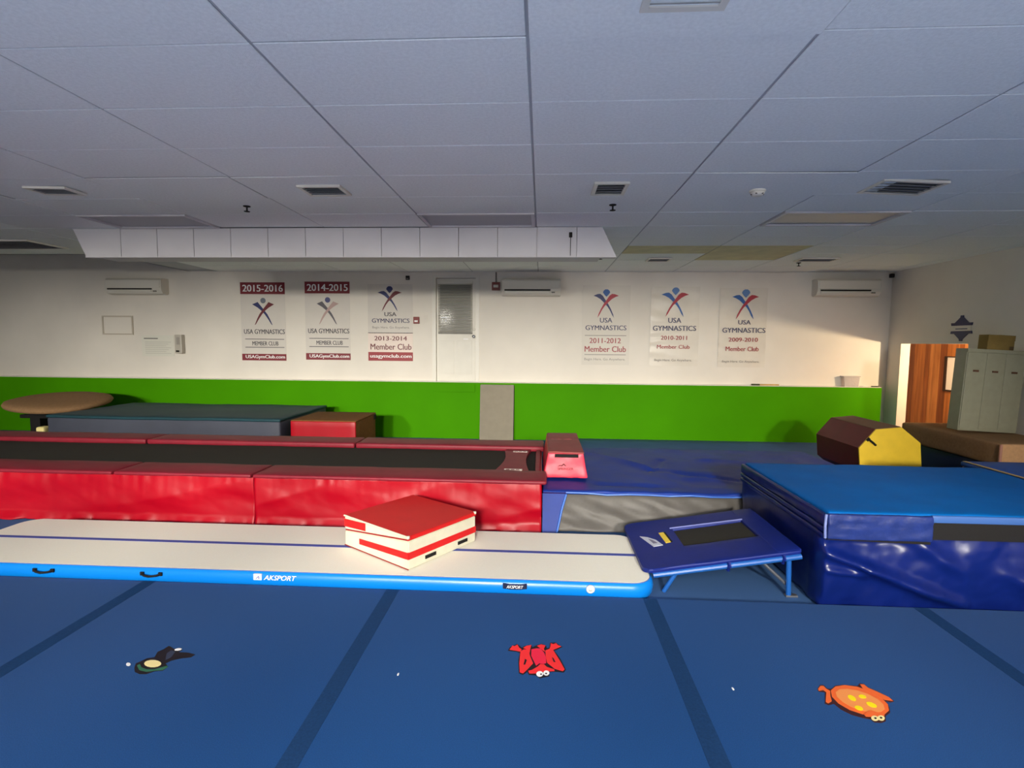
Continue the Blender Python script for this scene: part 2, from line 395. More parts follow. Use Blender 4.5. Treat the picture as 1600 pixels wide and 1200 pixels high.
def vent(x0, x1, y0, y1, label, n=5, tilt=0, inner=mat('vent_throat', (96, 96, 98), .7)):
    t = thing('ceiling_vent', label, 'vent', ((x0+x1)/2, (y0+y1)/2, ZC), (0, tilt, 0), group='ceiling air vents')
    bm = bmesh.new(); f = .03
    for q in ((x0, x1, y0, y0+f), (x0, x1, y1-f, y1), (x0, x0+f, y0+f, y1-f), (x1-f, x1, y0+f, y1-f)): abox(bm, *q, ZC-.022, ZC-.004)
    fin('frame', bm, PLASTIC, t)
    box('throat', x0+f, x1-f, y0+f, y1-f, ZC-.006, ZC-.003, inner, t)
    for k in range(n):
        yy = y0+f+.012 + (y1-y0-2*f-.02)*k/(n-1)
        bm = bmesh.new(); v = abox(bm, x0+f, x1-f, yy-.012, yy+.012, ZC-.016, ZC-.012)
        for q in v: q.co.z += (q.co.y-yy)*.5
        fin('louvre', bm, mat('vent_louvre', (150, 150, 150), .5), t)
vent(-2.05, -1.68, 4.38, 4.66, 'white air vent on the ceiling above the second poster from the left')
vent(.41, .69, 4.36, 4.70, 'square white air vent on the ceiling right of centre')
vent(-4.43, -4.05, 4.36, 4.58, 'air vent on the ceiling at the far left of the picture', tilt=.02)
vent(2.65, 3.15, 4.37, 4.73, 'crooked air vent hanging from the ceiling at the right', tilt=.05)
vent(.36, .68, 1.86, 2.16, 'air vent at the very top edge of the picture')
vent(1.6, 1.95, 8.16, 8.45, 'small dark air vent far back, above the 2010 poster')
vent(3.85, 4.4, 8.16, 8.45, 'small dark air vent far back, near the right air conditioner')
vent(-7.95, -6.75, 6.66, 7.28, 'long ceiling grille at the far left, beside the end of the duct', n=7, inner=mat('pale_throat', (150, 146, 138), .6))
def sprinkler(x, y, label, z=ZC):
    t = thing('sprinkler', label, 'sprinkler', (x, y, z), group='fire sprinklers')
    lathe('escutcheon', [(.034, 0), (.034, .006), (.014, .012)], (0, 0, -1), (x, y, z), DARK, t, 14)
    tube('stem', [(x, y, z-.008), (x, y, z-.05)], .008, DARK, t, seg=8)
    lathe('deflector', [(.028, 0), (.028, .004)], (0, 0, -1), (x, y, z-.05), DARK, t, 14)
sprinkler(-2.86, 5.06, 'dark sprinkler head on the ceiling left, below the second vent')
sprinkler(.65, 5.09, 'dark sprinkler head on the ceiling under the square vent')
sprinkler(.86, 8.0, 'tiny sprinkler head behind the right end of the duct')
sprinkler(-6.2, 8.2, 'tiny sprinkler head behind the left end of the duct')
sprinkler(4.05, 8.7, 'tiny sprinkler head above the right air conditioner')
t = thing('smoke_detector', 'round white smoke detector on the ceiling at the right', 'smoke detector', (1.79, 4.63, ZC))
lathe('base', [(.065, 0), (.065, .018)], (0, 0, -1), (1.79, 4.63, ZC), PLASTIC, t)
lathe('cover', [(.056, .018), (.054, .036), (.04, .05), (.012, .053)], (0, 0, -1), (1.79, 4.63, ZC), PLASTIC, t)
for k in range(6):
    a = k*math.pi/3
    box('slot', 1.79+.045*math.cos(a)-.008, 1.79+.045*math.cos(a)+.008, 4.63+.045*math.sin(a)-.006, 4.63+.045*math.sin(a)+.006, ZC-.044, ZC-.03, DARK, t)

# ---- boxed duct below the ceiling
t = thing('ceiling_duct', 'long white boxed air duct with panel seams running below the ceiling', 'duct', (-2.4, 6.3, 2.72))
xs = [-5.38 + .443*k for k in range(14)] + [.66]
for i in range(len(xs)-1):
    a, b = xs[i]+.003, xs[i+1]-.003
    P = [(a, 2.72), (b, 2.72), (b, 3.045), (a, 3.045)]
    if i == len(xs)-2: P = [(a, 2.72), (.82, 2.72), (.66, 3.045), (a, 3.045)]
    if i == 0: P = [(-5.37, 2.72), (b, 2.72), (b, 3.045), (-5.52, 3.045)]
    prism('panel', P, lambda u, v, h: (u, h, v), 6.02, 6.06, DUCT, t)
box('core', -5.37, .66, 6.06, 6.5, 2.735, 3.045, DUCT, t)
box('bottom_lip', -5.37, .82, 6.005, 6.1, 2.71, 2.722, DUCT, t, .003)
tube('hanger_rod', [(.31, 6.01, 2.73), (.31, 6.01, 2.93)], .004, DARK, t, seg=6)
box('hanger_bracket', .292, .328, 5.995, 6.02, 2.93, 2.985, DARK, t, .004)

# ================================================================== ON THE BACK WALL
def aircon(x0, x1, z0, z1, label):
    t = thing('air_conditioner', label, 'air conditioner', ((x0+x1)/2, YB, z0), group='wall air conditioners')
    # cross section in (y, z) swept along x, rounded front
    prof = [(YB, z0+.03), (YB-.05, z0), (YB-.16, z0+.02), (YB-.205, z0+.08), (YB-.215, z0+.16), (YB-.2, z1-.03), (YB-.17, z1), (YB, z1)]
    n = len(prof); verts = [(x0, p[0], p[1]) for p in prof] + [(x1, p[0], p[1]) for p in prof]
    mk('body', verts, [tuple(range(n)), tuple(range(2*n-1, n-1, -1))] + [(i, (i+1) % n, n+(i+1) % n, n+i) for i in range(n)], PLASTIC, t)
    w_ = x1-x0
    box('front_panel', x0+.02, x1-.02, YB-.226, YB-.2, z0+.125, z1-.03, PLASTIC, t, .008)
    f = box('louvre_flap', x0+.06, x1-.2, YB-.212, YB-.195, z0+.045, z0+.085, PLASTIC, t, .004)
    box('outlet', x0+.05, x1-.18, YB-.222, YB-.19, z0+.088, z0+.112, DARK, t)
    box('display', x1-.16, x1-.1, YB-.212, YB-.19, z0+.05, z0+.07, PLASTICD, t)
aircon(-8.24, -7.14, 2.6, 2.9, 'white wall air conditioner at the left, above the framed sheet')
aircon(-.73, .33, 2.6, 2.9, 'white wall air conditioner just right of the white door')
aircon(4.82, 5.9, 2.61, 2.91, 'white wall air conditioner at the right, near the corner')
t = thing('fire_alarm', 'small red fire alarm box on the wall right of the door', 'alarm', (-.85, YB, 2.71))
box('case', -.925, -.775, YB-.05, YB, 2.71, 2.86, mat('alarm_red', (120, 52, 48), .5), t, .006)
box('strobe_lens', -.895, -.805, YB-.062, YB-.05, 2.76, 2.81, PLASTIC, t, .004)
tube('conduit', [(-.85, YB-.02, 2.86), (-.85, YB-.02, ZC-.01)], .012, PLASTICD, t, seg=8)
t = thing('pull_station', 'small dark red fire pull station beside the third poster', 'alarm', (-2.34, YB, 2.09))
box('case', -2.395, -2.285, YB-.045, YB, 2.09, 2.215, mat('pull_red', (128, 40, 36), .5), t, .006)
box('handle', -2.37, -2.31, YB-.055, YB-.045, 2.12, 2.15, WHITE, t)
t = thing('wall_sensor', 'small dark sensor high on the wall above the third poster', 'sensor', (-2.5, YB, 2.9))
box('case', -2.535, -2.465, YB-.04, YB, 2.9, 2.975, DARK, t, .006)
box('lens', -2.52, -2.48, YB-.046, YB-.04, 2.91, 2.93, PLASTICD, t)
t = thing('switch_plate', 'small white switch plate beside the red pull station', 'switch', (-2.17, YB, 2.13))
box('plate', -2.21, -2.13, YB-.008, YB, 2.12, 2.24, WALL, t, .003); box('toggle', -2.18, -2.16, YB-.016, YB-.008, 2.165, 2.195, PLASTIC, t)
t = thing('framed_sheet', 'pale blank framed sheet on the wall under the left air conditioner', 'picture frame', (-8.2, YB, 1.85))
bm = bmesh.new()
for q in ((-8.5, -7.88, 1.84, 1.865), (-8.5, -7.88, 2.18, 2.205), (-8.5, -8.475, 1.865, 2.18), (-7.905, -7.88, 1.865, 2.18)): abox(bm, q[0], q[1], YB-.02, YB, q[2], q[3])
fin('frame', bm, mat('beige_frame', (190, 180, 164), .6), t)
box('sheet', -8.475, -7.905, YB-.008, YB, 1.865, 2.18, WALL, t)
t = thing('notice_sheet', 'white printed notice on the wall left of the posters', 'notice', (-7.4, YB, 1.43))
box('sheet', -7.73, -7.08, YB-.004, YB, 1.43, 1.835, mat('paper', (222, 220, 208), .7), t)
box('heading', -7.68, -7.4, YB-.005, YB-.004, 1.765, 1.78, DARK, t)
for k in range(7): box('text_line', -7.66, -7.14 - .05*(k % 3), YB-.005, YB-.004, 1.70-.036*k, 1.706-.036*k, mat('grey_print', (176, 174, 164), .7), t)
t = thing('soap_dispenser', 'grey wall dispenser beside the printed notice', 'dispenser', (-6.93, YB, 1.49))
box('case', -7.0, -6.86, YB-.1, YB, 1.49, 1.85, mat('dispenser_grey', (184, 178, 166), .4), t, .012)
box('window', -6.96, -6.9, YB-.103, YB-.1, 1.66, 1.8, mat('dispenser_window', (160, 154, 146), .3), t); box('lever', -6.97, -6.91, YB-.115, YB-.1, 1.52, 1.55, DARK, t, .004)

# ---- posters
PM = dict(maroon=mat('print_maroon', (124, 26, 40), .5), maroon2=mat('print_maroon_bright', (150, 34, 44), .5), sheet=mat('poster_sheet', (216, 210, 202), .55, .3, 6, .02),
          film=mat('poster_film', (220, 214, 204), .5, .2), wfilm=mat('poster_wrinkled_film', (222, 215, 203), .28, .35, 4, .04, .12, 10), pink=mat('poster_pink_white', (232, 216, 206), .55), navy=mat('print_navy', (34, 44, 100), .5),
          blue=mat('print_blue', (34, 92, 166), .5), red=mat('print_red', (170, 30, 52), .5), dred=mat('print_dark_red', (104, 26, 38), .5), grey=mat('print_grey', (70, 66, 72), .6),
          slate=mat('print_slate', (62, 62, 96), .6), pale=mat('print_pale_grey', (132, 126, 120), .6), fadeb=mat('print_faded', (96, 92, 98), .6), fader=mat('print_faded_pink', (186, 158, 152), .6),
          dot=mat('print_dot_grey', (110, 116, 128), .6), dotb=mat('print_dot_violet', (80, 84, 130), .6), dotl=mat('print_dot_sky', (92, 130, 186), .6), white=WHITE)
SW_A = [(0, .08), (.16, .01), (.27, 0), (.37, .08), (.47, .24), (.585, .41), (.70, .635), (.784, .84), (.827, 1), (.756, .89), (.656, .68), (.557, .52), (.47, .43), (.386, .33), (.27, .215), (.13, .127)]
SW_B = [(0, .1), (.25, 0), (.357, .13), (.5, .295), (.68, .525), (.786, .72), (.91, 1), (.857, .967), (.714, .74), (.57, .54), (.43, .39), (.25, .245)]
def poster(x0, x1, z0, z1, label, sheet, items, wr=0):
    W, H = x1-x0, z1-z0
    t = thing('club_poster', label, 'poster', ((x0+x1)/2, YB, z0), group='member club posters')
    fm = lambda u, v, h: Vector((x0+u*W, YB-.004-h, z1-v*H))
    if wr:
        nu, nv = 12, 60; verts = []; F = []
        for j in range(nv+1):
            for i in range(nu+1):
                u, v = i/nu, j/nv
                h = wr*(.5+.5*math.sin(v*38+2*math.sin(u*3+v*9)))*(.4+.6*abs(fbm(u*1.5, v*5, x0)))
                verts.append(fm(u, v, h))
        for j in range(nv):
            for i in range(nu): a = j*(nu+1)+i; F.append((a, a+1, a+nu+2, a+nu+1))
        me = bpy.data.meshes.new('sheet'); me.from_pydata([tuple(v) for v in verts], [], F); me.update()
        link('sheet', me, PM[sheet], t, smooth=True)
    else:
        prism('sheet', [(0, 0), (1, 0), (1, 1), (0, 1)], fm, -.003, 0, PM[sheet], t)
    h = .0012 + wr
    for it in items:
        k = it[0]
        if k == 'band': prism(it[3], [(0, it[1]), (1, it[1]), (1, it[2]), (0, it[2])], fm, 0, .001+wr, PM[it[4]], t)
        elif k == 'rule': prism('rule_line', [(it[1], it[3]-.004), (it[2], it[3]-.004), (it[2], it[3]+.004), (it[1], it[3]+.004)], fm, 0, .001+wr, PM[it[4]], t)
        elif k == 'text': text('lettering', it[1], it[2], fm, h+.0008, PM[it[3]], t, bold=it[4] if len(it) > 4 else .012)
        elif k == 'dot': prism('emblem_head', [(it[1]+it[3]*math.cos(a*.349), it[2]+it[3]*W/H*math.sin(a*.349)) for a in range(18)] if len(it) < 6 else it[5], fm, 0, .001+wr, PM[it[4]], t)
        elif k == 'swoosh':
            _, cu, v0, hw, hh, ca, cb, shape = it
            prism('emblem_stroke', [(cu-hw+2*hw*p[0], v0+hh*p[1]) for p in shape], fm, 0, .001+wr, PM[ca], t)
            prism('emblem_stroke', [(cu+hw-2*hw*p[0], v0+hh*p[1]) for p in shape], fm, 0, .0014+wr, PM[cb], t)
def drop(cu, cv, r, asp):   # head of the older emblem: a ball pointed at the bottom
    return [(cu-r, cv-.1*r*asp), (cu-.8*r, cv-.6*r*asp), (cu-.35*r, cv-.95*r*asp), (cu+.35*r, cv-.95*r*asp), (cu+.8*r, cv-.6*r*asp), (cu+r, cv-.1*r*asp), (cu+.5*r, cv+.6*r*asp), (cu, cv+1.1*r*asp), (cu-.5*r, cv+.6*r*asp)]
A = .86/1.46
for x0, x1, z0, z1, yr, c1, c2, cd_, lab in ((-5.73, -4.86, 1.37, 2.85, '2015-2016', 'navy', 'dred', 'dot', 'white poster with maroon bands dated 2015-2016, leftmost on the wall'),
                                           (-4.475, -3.61, 1.395, 2.866, '2014-2015', 'fadeb', 'fader', 'dotb', 'white poster with maroon bands dated 2014-2015 and a faded emblem')):
    poster(x0, x1, z0, z1, lab, 'sheet', [('band', 0, .15, 'colour_band', 'maroon'), ('band', .915, 1, 'colour_band', 'maroon'),
        ('text', yr, (.05, .96, .032, .118), 'white', .03), ('dot', .507, .232, .06, cd_), ('swoosh', .507, .25, .245, .295, c1, c2, SW_B),
        ('text', 'USA GYMNASTICS', (.06, .98, .598, .658), 'grey', .03), ('rule', .08, .96, .725, 'grey'), ('rule', .08, .96, .83, 'grey'),
        ('text', 'MEMBER CLUB', (.24, .83, .753, .806), 'grey', .03), ('text', 'USAGymClub.com', (.08, .97, .93, .985), 'white', .03)])
poster(-3.268, -2.414, 1.388, 2.82, 'white poster dated 2013-2014 with a maroon band at its foot, nearest the door', 'sheet', [
    ('band', .633, .885, 'colour_panel', 'pink'), ('band', .885, 1, 'colour_band', 'maroon2'), ('dot', .49, .072, .075, 'navy', drop(.49, .068, .075, A)),
    ('swoosh', .49, .088, .27, .265, 'navy', 'dred', SW_A), ('text', 'USA', (.37, .64, .362, .415), 'grey', .022), ('text', 'GYMNASTICS', (.09, .93, .445, .50), 'slate', .022),
    ('text', 'Begin Here. Go Anywhere.', (.1, .93, .545, .585), 'pale', -.005), ('rule', 0, 1, .633, 'grey'), ('text', '2013-2014', (.14, .87, .675, .733), 'dred', .022),
    ('text', 'Member Club', (.05, .97, .775, .853), 'dred', .022), ('text', 'usagymclub.com', (.04, .97, .913, .973), 'white', .03)])
poster(.745, 1.615, 1.355, 2.808, 'clear film poster dated 2011-2012 with two thin rules', 'film', [
    ('dot', .497, .096, .076, 'blue', drop(.497, .092, .076, A)), ('swoosh', .49, .105, .265, .30, 'navy', 'red', SW_A),
    ('text', 'USA', (.37, .63, .405, .465), 'slate', .022), ('text', 'GYMNASTICS', (.07, .93, .50, .56), 'slate', .022), ('rule', .06, .93, .628, 'pale'),
    ('text', '2011-2012', (.16, .82, .66, .725), 'maroon2', .022), ('text', 'Member Club', (.06, .93, .762, .835), 'maroon2', .022), ('rule', .06, .93, .87, 'pale'),
    ('text', 'Begin Here. Go Anywhere.', (.06, .92, .912, .952), 'pale', -.005)])
poster(1.985, 2.86, 1.348, 2.788, 'wrinkled clear film poster dated 2010-2011', 'wfilm', [
    ('dot', .5, .06, .078, 'dotl', drop(.5, .055, .078, A)), ('swoosh', .49, .075, .28, .30, 'blue', 'red', SW_A),
    ('text', 'USA', (.36, .63, .39, .453), 'slate', .022), ('text', 'GYMNASTICS', (.05, .94, .49, .553), 'slate', .022), ('text', '2010-2011', (.22, .76, .616, .668), 'maroon2', .022),
    ('text', 'Member Club', (.145, .82, .732, .78), 'maroon2', .022), ('text', 'Begin Here. Go Anywhere.', (.1, .87, .91, .948), 'pale', -.005)], wr=.014)
poster(3.215, 4.055, 1.338, 2.768, 'wrinkled clear film poster dated 2009-2010, rightmost on the wall', 'wfilm', [
    ('dot', .543, .072, .085, 'dotl', drop(.543, .066, .085, A)), ('swoosh', .535, .088, .28, .30, 'blue', 'red', SW_A),
    ('text', 'USA', (.40, .665, .402, .458), 'slate', .022), ('text', 'GYMNASTICS', (.07, .98, .50, .562), 'slate', .022), ('text', '2009-2010', (.21, .83, .624, .675), 'maroon2', .022),
    ('text', 'Member Club', (.155, .855, .737, .794), 'maroon2', .022), ('text', 'Begin Here. Go Anywhere.', (.09, .88, .912, .948), 'pale', -.005)], wr=.014)

# ---- sign on the right wall
t = thing('wall_sign', 'navy diamond shaped sign with a pale centre band on the right wall', 'sign', (XR, 8.18, 1.83))
fm = lambda u, v, h: (XR-.001-h, 8.18-u, v)
SN = mat('sign_navy', (36, 42, 88), .5)
prism('sign_plate', [(-.19, 2.06), (.19, 2.06), (.2, 2.10), (.13, 2.10), (.08, 2.14), (.03, 2.18), (.025, 2.21), (-.025, 2.21), (-.03, 2.18), (-.08, 2.14), (-.13, 2.10), (-.2, 2.10)], fm, 0, .012, SN, t)
prism('sign_plate', [(-.19, 1.98), (.19, 1.98), (.2, 1.94), (.13, 1.94), (.08, 1.90), (.03, 1.86), (.025, 1.83), (-.025, 1.83), (-.03, 1.86), (-.08, 1.90), (-.13, 1.94), (-.2, 1.94)], fm, 0, .012, SN, t)
prism('centre_band', [(-.17, 1.98), (.17, 1.98), (.17, 2.06), (-.17, 2.06)], fm, 0, .008, PLASTIC, t)
prism('lettering_line', [(-.11, 2.005), (.11, 2.005), (.11, 2.018), (-.11, 2.018)], fm, .008, .0095, SN, t)
DECALS = {
'red':[
('outline:black', [(-0.169, 2.876), (-0.161, 2.912), (-0.121, 2.949), (-0.105, 2.933), (-0.09, 2.909), (-0.081, 2.929), (-0.036, 2.946), (-0.029, 2.919), (-0.008, 2.943), (0.026, 2.959), (0.052, 2.938), (0.052, 2.916), (0.068, 2.923), (0.072, 2.974), (0.105, 2.979), (0.145, 2.936), (0.097, 2.894), (0.129, 2.819), (0.154, 2.724), (0.143, 2.699), (0.095, 2.701), (0.066, 2.699), (0.064, 2.661), (0.014, 2.641), (-0.01, 2.665), (-0.045, 2.665), (-0.053, 2.691), (-0.075, 2.663), (-0.098, 2.676), (-0.106, 2.787), (-0.1, 2.859), (-0.12, 2.871)]),
('leg:red', [(-0.097, 2.878), (-0.077, 2.896), (-0.051, 2.898), (-0.041, 2.833), (-0.023, 2.767), (-0.052, 2.713), (-0.075, 2.675), (-0.093, 2.683), (-0.099, 2.762)]),
('foot:red', [(-0.16, 2.887), (-0.152, 2.91), (-0.146, 2.93), (-0.133, 2.923), (-0.117, 2.941), (-0.106, 2.91), (-0.091, 2.895), (-0.098, 2.872), (-0.121, 2.879)]),
('leg:red', [(0.045, 2.893), (0.068, 2.909), (0.09, 2.899), (0.122, 2.808), (0.148, 2.724), (0.137, 2.709), (0.095, 2.725), (0.054, 2.777), (0.046, 2.829)]),
('foot:red', [(0.077, 2.969), (0.092, 2.958), (0.108, 2.971), (0.118, 2.951), (0.137, 2.939), (0.11, 2.917), (0.087, 2.899), (0.068, 2.906), (0.075, 2.934)]),
('hand:red', [(-0.082, 2.907), (-0.065, 2.93), (-0.036, 2.941), (-0.041, 2.904), (-0.044, 2.86), (-0.054, 2.892)]),
('hand:red', [(-0.003, 2.934), (0.02, 2.95), (0.046, 2.941), (0.036, 2.906), (0.044, 2.877), (0.029, 2.892)]),
('belly:pink', [(-0.035, 2.896), (-0.006, 2.907), (0.017, 2.908), (0.039, 2.865), (0.048, 2.818), (0.048, 2.772), (0.032, 2.761), (0.011, 2.767), (-0.006, 2.743), (-0.019, 2.783), (-0.035, 2.834)]),
('head:red', [(-0.048, 2.696), (-0.028, 2.705), (0.002, 2.736), (0.017, 2.76), (0.038, 2.756), (0.053, 2.735), (0.092, 2.718), (0.092, 2.703), (0.065, 2.699), (0.032, 2.692), (-0.004, 2.677), (-0.042, 2.673)]),
('leg_gap:black', [(-0.069, 2.8), (-0.059, 2.79), (-0.066, 2.749), (-0.075, 2.748)]),
('leg_gap:black', [(0.081, 2.826), (0.09, 2.816), (0.1, 2.781), (0.089, 2.785)]),
('eye:white', [(0.032, 2.673), (0.03, 2.662), (0.025, 2.654), (0.018, 2.649), (0.009, 2.648), (0.002, 2.652), (-0.003, 2.66), (-0.005, 2.67), (-0.003, 2.681), (0.002, 2.689), (0.009, 2.694), (0.018, 2.695), (0.025, 2.691), (0.03, 2.683)]),
('eye:white', [(0.065, 2.682), (0.063, 2.673), (0.058, 2.665), (0.052, 2.66), (0.044, 2.66), (0.038, 2.664), (0.033, 2.671), (0.032, 2.68), (0.034, 2.689), (0.038, 2.697), (0.045, 2.702), (0.052, 2.702), (0.059, 2.699), (0.063, 2.691)]),
('pupil:black', [(0.026, 2.669), (0.025, 2.666), (0.024, 2.664), (0.022, 2.663), (0.019, 2.663), (0.017, 2.664), (0.016, 2.665), (0.015, 2.668), (0.016, 2.67), (0.017, 2.672), (0.019, 2.674), (0.022, 2.674), (0.024, 2.673), (0.025, 2.671)]),
('pupil:black', [(0.053, 2.676), (0.052, 2.674), (0.051, 2.671), (0.048, 2.67), (0.046, 2.67), (0.044, 2.671), (0.042, 2.673), (0.042, 2.675), (0.043, 2.678), (0.044, 2.68), (0.046, 2.681), (0.049, 2.681), (0.051, 2.68), (0.052, 2.678)]),
],
'orange':[
('outline:dark', [(1.434, 2.651), (1.465, 2.686), (1.485, 2.687), (1.486, 2.659), (1.508, 2.658), (1.542, 2.686), (1.581, 2.694), (1.657, 2.691), (1.68, 2.713), (1.7, 2.709), (1.704, 2.684), (1.735, 2.651), (1.765, 2.609), (1.769, 2.581), (1.746, 2.571), (1.727, 2.579), (1.716, 2.532), (1.695, 2.495), (1.659, 2.471), (1.637, 2.435), (1.608, 2.421), (1.577, 2.423), (1.572, 2.443), (1.541, 2.45), (1.499, 2.469), (1.47, 2.502), (1.458, 2.542), (1.428, 2.531), (1.413, 2.539), (1.46, 2.628), (1.43, 2.63)]),
('foot:orange', [(1.44, 2.654), (1.464, 2.678), (1.479, 2.679), (1.482, 2.656), (1.492, 2.64), (1.472, 2.599), (1.458, 2.56), (1.431, 2.542), (1.425, 2.553), (1.467, 2.628), (1.46, 2.645), (1.434, 2.636)]),
('shell_rim:orange', [(1.699, 2.51), (1.658, 2.479), (1.606, 2.466), (1.554, 2.475), (1.51, 2.502), (1.482, 2.545), (1.477, 2.595), (1.497, 2.643), (1.539, 2.678), (1.594, 2.693), (1.651, 2.683), (1.696, 2.651), (1.721, 2.605), (1.722, 2.555)]),
('hand:orange', [(1.677, 2.705), (1.697, 2.704), (1.701, 2.679), (1.732, 2.646), (1.762, 2.609), (1.764, 2.583), (1.727, 2.588), (1.689, 2.638), (1.671, 2.672)]),
('belly:peach', [(1.684, 2.518), (1.653, 2.496), (1.613, 2.489), (1.57, 2.498), (1.532, 2.522), (1.508, 2.556), (1.501, 2.595), (1.514, 2.63), (1.545, 2.654), (1.588, 2.661), (1.634, 2.651), (1.672, 2.625), (1.695, 2.589), (1.699, 2.551)]),
('spot:yellow', [(1.58, 2.571), (1.573, 2.566), (1.566, 2.566), (1.559, 2.571), (1.555, 2.579), (1.554, 2.589), (1.556, 2.599), (1.562, 2.608), (1.569, 2.612), (1.576, 2.613), (1.583, 2.608), (1.587, 2.6), (1.588, 2.59), (1.586, 2.579)]),
('spot:yellow', [(1.646, 2.599), (1.64, 2.593), (1.632, 2.59), (1.624, 2.589), (1.617, 2.591), (1.612, 2.596), (1.611, 2.602), (1.614, 2.609), (1.62, 2.614), (1.628, 2.618), (1.636, 2.618), (1.643, 2.616), (1.648, 2.611), (1.648, 2.605)]),
('spot:yellow', [(1.655, 2.53), (1.648, 2.525), (1.639, 2.524), (1.63, 2.526), (1.622, 2.533), (1.618, 2.541), (1.618, 2.55), (1.621, 2.558), (1.629, 2.563), (1.638, 2.565), (1.647, 2.562), (1.654, 2.555), (1.659, 2.547), (1.659, 2.537)]),
('spot:yellow', [(1.576, 2.505), (1.569, 2.5), (1.561, 2.497), (1.553, 2.499), (1.547, 2.503), (1.543, 2.51), (1.543, 2.518), (1.547, 2.525), (1.553, 2.53), (1.561, 2.532), (1.569, 2.531), (1.576, 2.526), (1.579, 2.52), (1.579, 2.512)]),
('head:orange', [(1.558, 2.468), (1.593, 2.497), (1.611, 2.502), (1.63, 2.491), (1.659, 2.479), (1.65, 2.466), (1.626, 2.46), (1.591, 2.455), (1.559, 2.455)]),
('eye:cream', [(1.608, 2.44), (1.6, 2.433), (1.592, 2.429), (1.584, 2.428), (1.578, 2.43), (1.575, 2.436), (1.576, 2.443), (1.581, 2.452), (1.588, 2.458), (1.597, 2.463), (1.605, 2.464), (1.611, 2.461), (1.613, 2.456), (1.612, 2.448)]),
('eye:cream', [(1.639, 2.446), (1.632, 2.439), (1.624, 2.433), (1.616, 2.431), (1.609, 2.433), (1.606, 2.437), (1.606, 2.444), (1.61, 2.452), (1.617, 2.46), (1.626, 2.465), (1.634, 2.467), (1.641, 2.466), (1.644, 2.461), (1.644, 2.454)]),
('pupil:black', [(1.601, 2.444), (1.599, 2.442), (1.596, 2.44), (1.593, 2.44), (1.591, 2.441), (1.59, 2.443), (1.591, 2.445), (1.592, 2.448), (1.595, 2.45), (1.597, 2.452), (1.6, 2.452), (1.602, 2.451), (1.603, 2.449), (1.603, 2.447)]),
('pupil:black', [(1.629, 2.448), (1.627, 2.446), (1.624, 2.444), (1.621, 2.444), (1.619, 2.445), (1.618, 2.447), (1.619, 2.449), (1.62, 2.452), (1.622, 2.454), (1.625, 2.456), (1.628, 2.456), (1.63, 2.455), (1.631, 2.453), (1.631, 2.451)]),
],
'dark':[
('outline:black', [(-2.162, 2.585), (-2.18, 2.618), (-2.166, 2.644), (-2.156, 2.666), (-2.121, 2.679), (-2.141, 2.73), (-2.125, 2.753), (-2.119, 2.79), (-2.069, 2.763), (-2.035, 2.776), (-2.014, 2.755), (-2.021, 2.733), (-1.967, 2.734), (-1.914, 2.719), (-1.921, 2.692), (-1.967, 2.679), (-2.008, 2.655), (-2.02, 2.629), (-1.987, 2.602), (-1.99, 2.567), (-2.031, 2.56), (-2.055, 2.534), (-2.092, 2.532), (-2.13, 2.548)]),
('back:green', [(-2.159, 2.6), (-2.155, 2.615), (-2.124, 2.587), (-2.084, 2.573), (-2.043, 2.576), (-2.017, 2.595), (-1.997, 2.611), (-1.985, 2.597), (-1.994, 2.572), (-2.034, 2.564), (-2.069, 2.552), (-2.117, 2.563)]),
('belly:cream', [(-2.041, 2.625), (-2.036, 2.612), (-2.041, 2.6), (-2.055, 2.593), (-2.075, 2.591), (-2.098, 2.596), (-2.119, 2.606), (-2.134, 2.619), (-2.14, 2.633), (-2.136, 2.644), (-2.122, 2.652), (-2.101, 2.653), (-2.077, 2.648), (-2.056, 2.638)]),
('leg_patch:slate', [(-2.08, 2.718), (-2.07, 2.746), (-2.041, 2.737), (-2.029, 2.685), (-2.042, 2.658)]),
('foot:white', [(-2.023, 2.764), (-2.022, 2.758), (-2.023, 2.753), (-2.029, 2.749), (-2.036, 2.746), (-2.044, 2.746), (-2.052, 2.747), (-2.057, 2.751), (-2.059, 2.756), (-2.057, 2.762), (-2.052, 2.766), (-2.045, 2.769), (-2.036, 2.769), (-2.029, 2.767)]),
('hand:white', [(-2.2, 2.606), (-2.196, 2.6), (-2.196, 2.594), (-2.198, 2.591), (-2.203, 2.591), (-2.21, 2.593), (-2.218, 2.598), (-2.224, 2.604), (-2.228, 2.61), (-2.229, 2.616), (-2.226, 2.619), (-2.221, 2.619), (-2.214, 2.617), (-2.206, 2.612)]),
],
}
# ================================================================== ALONG THE BACK WALL
# grey board leaning on the green panel
t = thing('grey_board', 'plain grey padded board leaning against the green panelling below the door', 'board', (-.8, 9.5, ZF))
bm = bmesh.new(); v = abox(bm, -1.115, -.495, 9.5, 9.545, ZF, .975)
for q in v:
    if q.co.z > .5: q.co.y += .135
bmesh.ops.bevel(bm, geom=list(bm.edges), offset=.008, segments=2, affect='EDGES')
fin('panel', bm, mat('grey_board_cover', (140, 132, 116), .7, .3, 8, .06, .05, 60), t)
bm = bmesh.new(); v = abox(bm, -.493, -.486, 9.505, 9.548, ZF+.01, .965)
for q in v:
    if q.co.z > .5: q.co.y += .135
fin('edge_strip', bm, DARK, t)  # dark strip stands in for the board's shadow along its right side
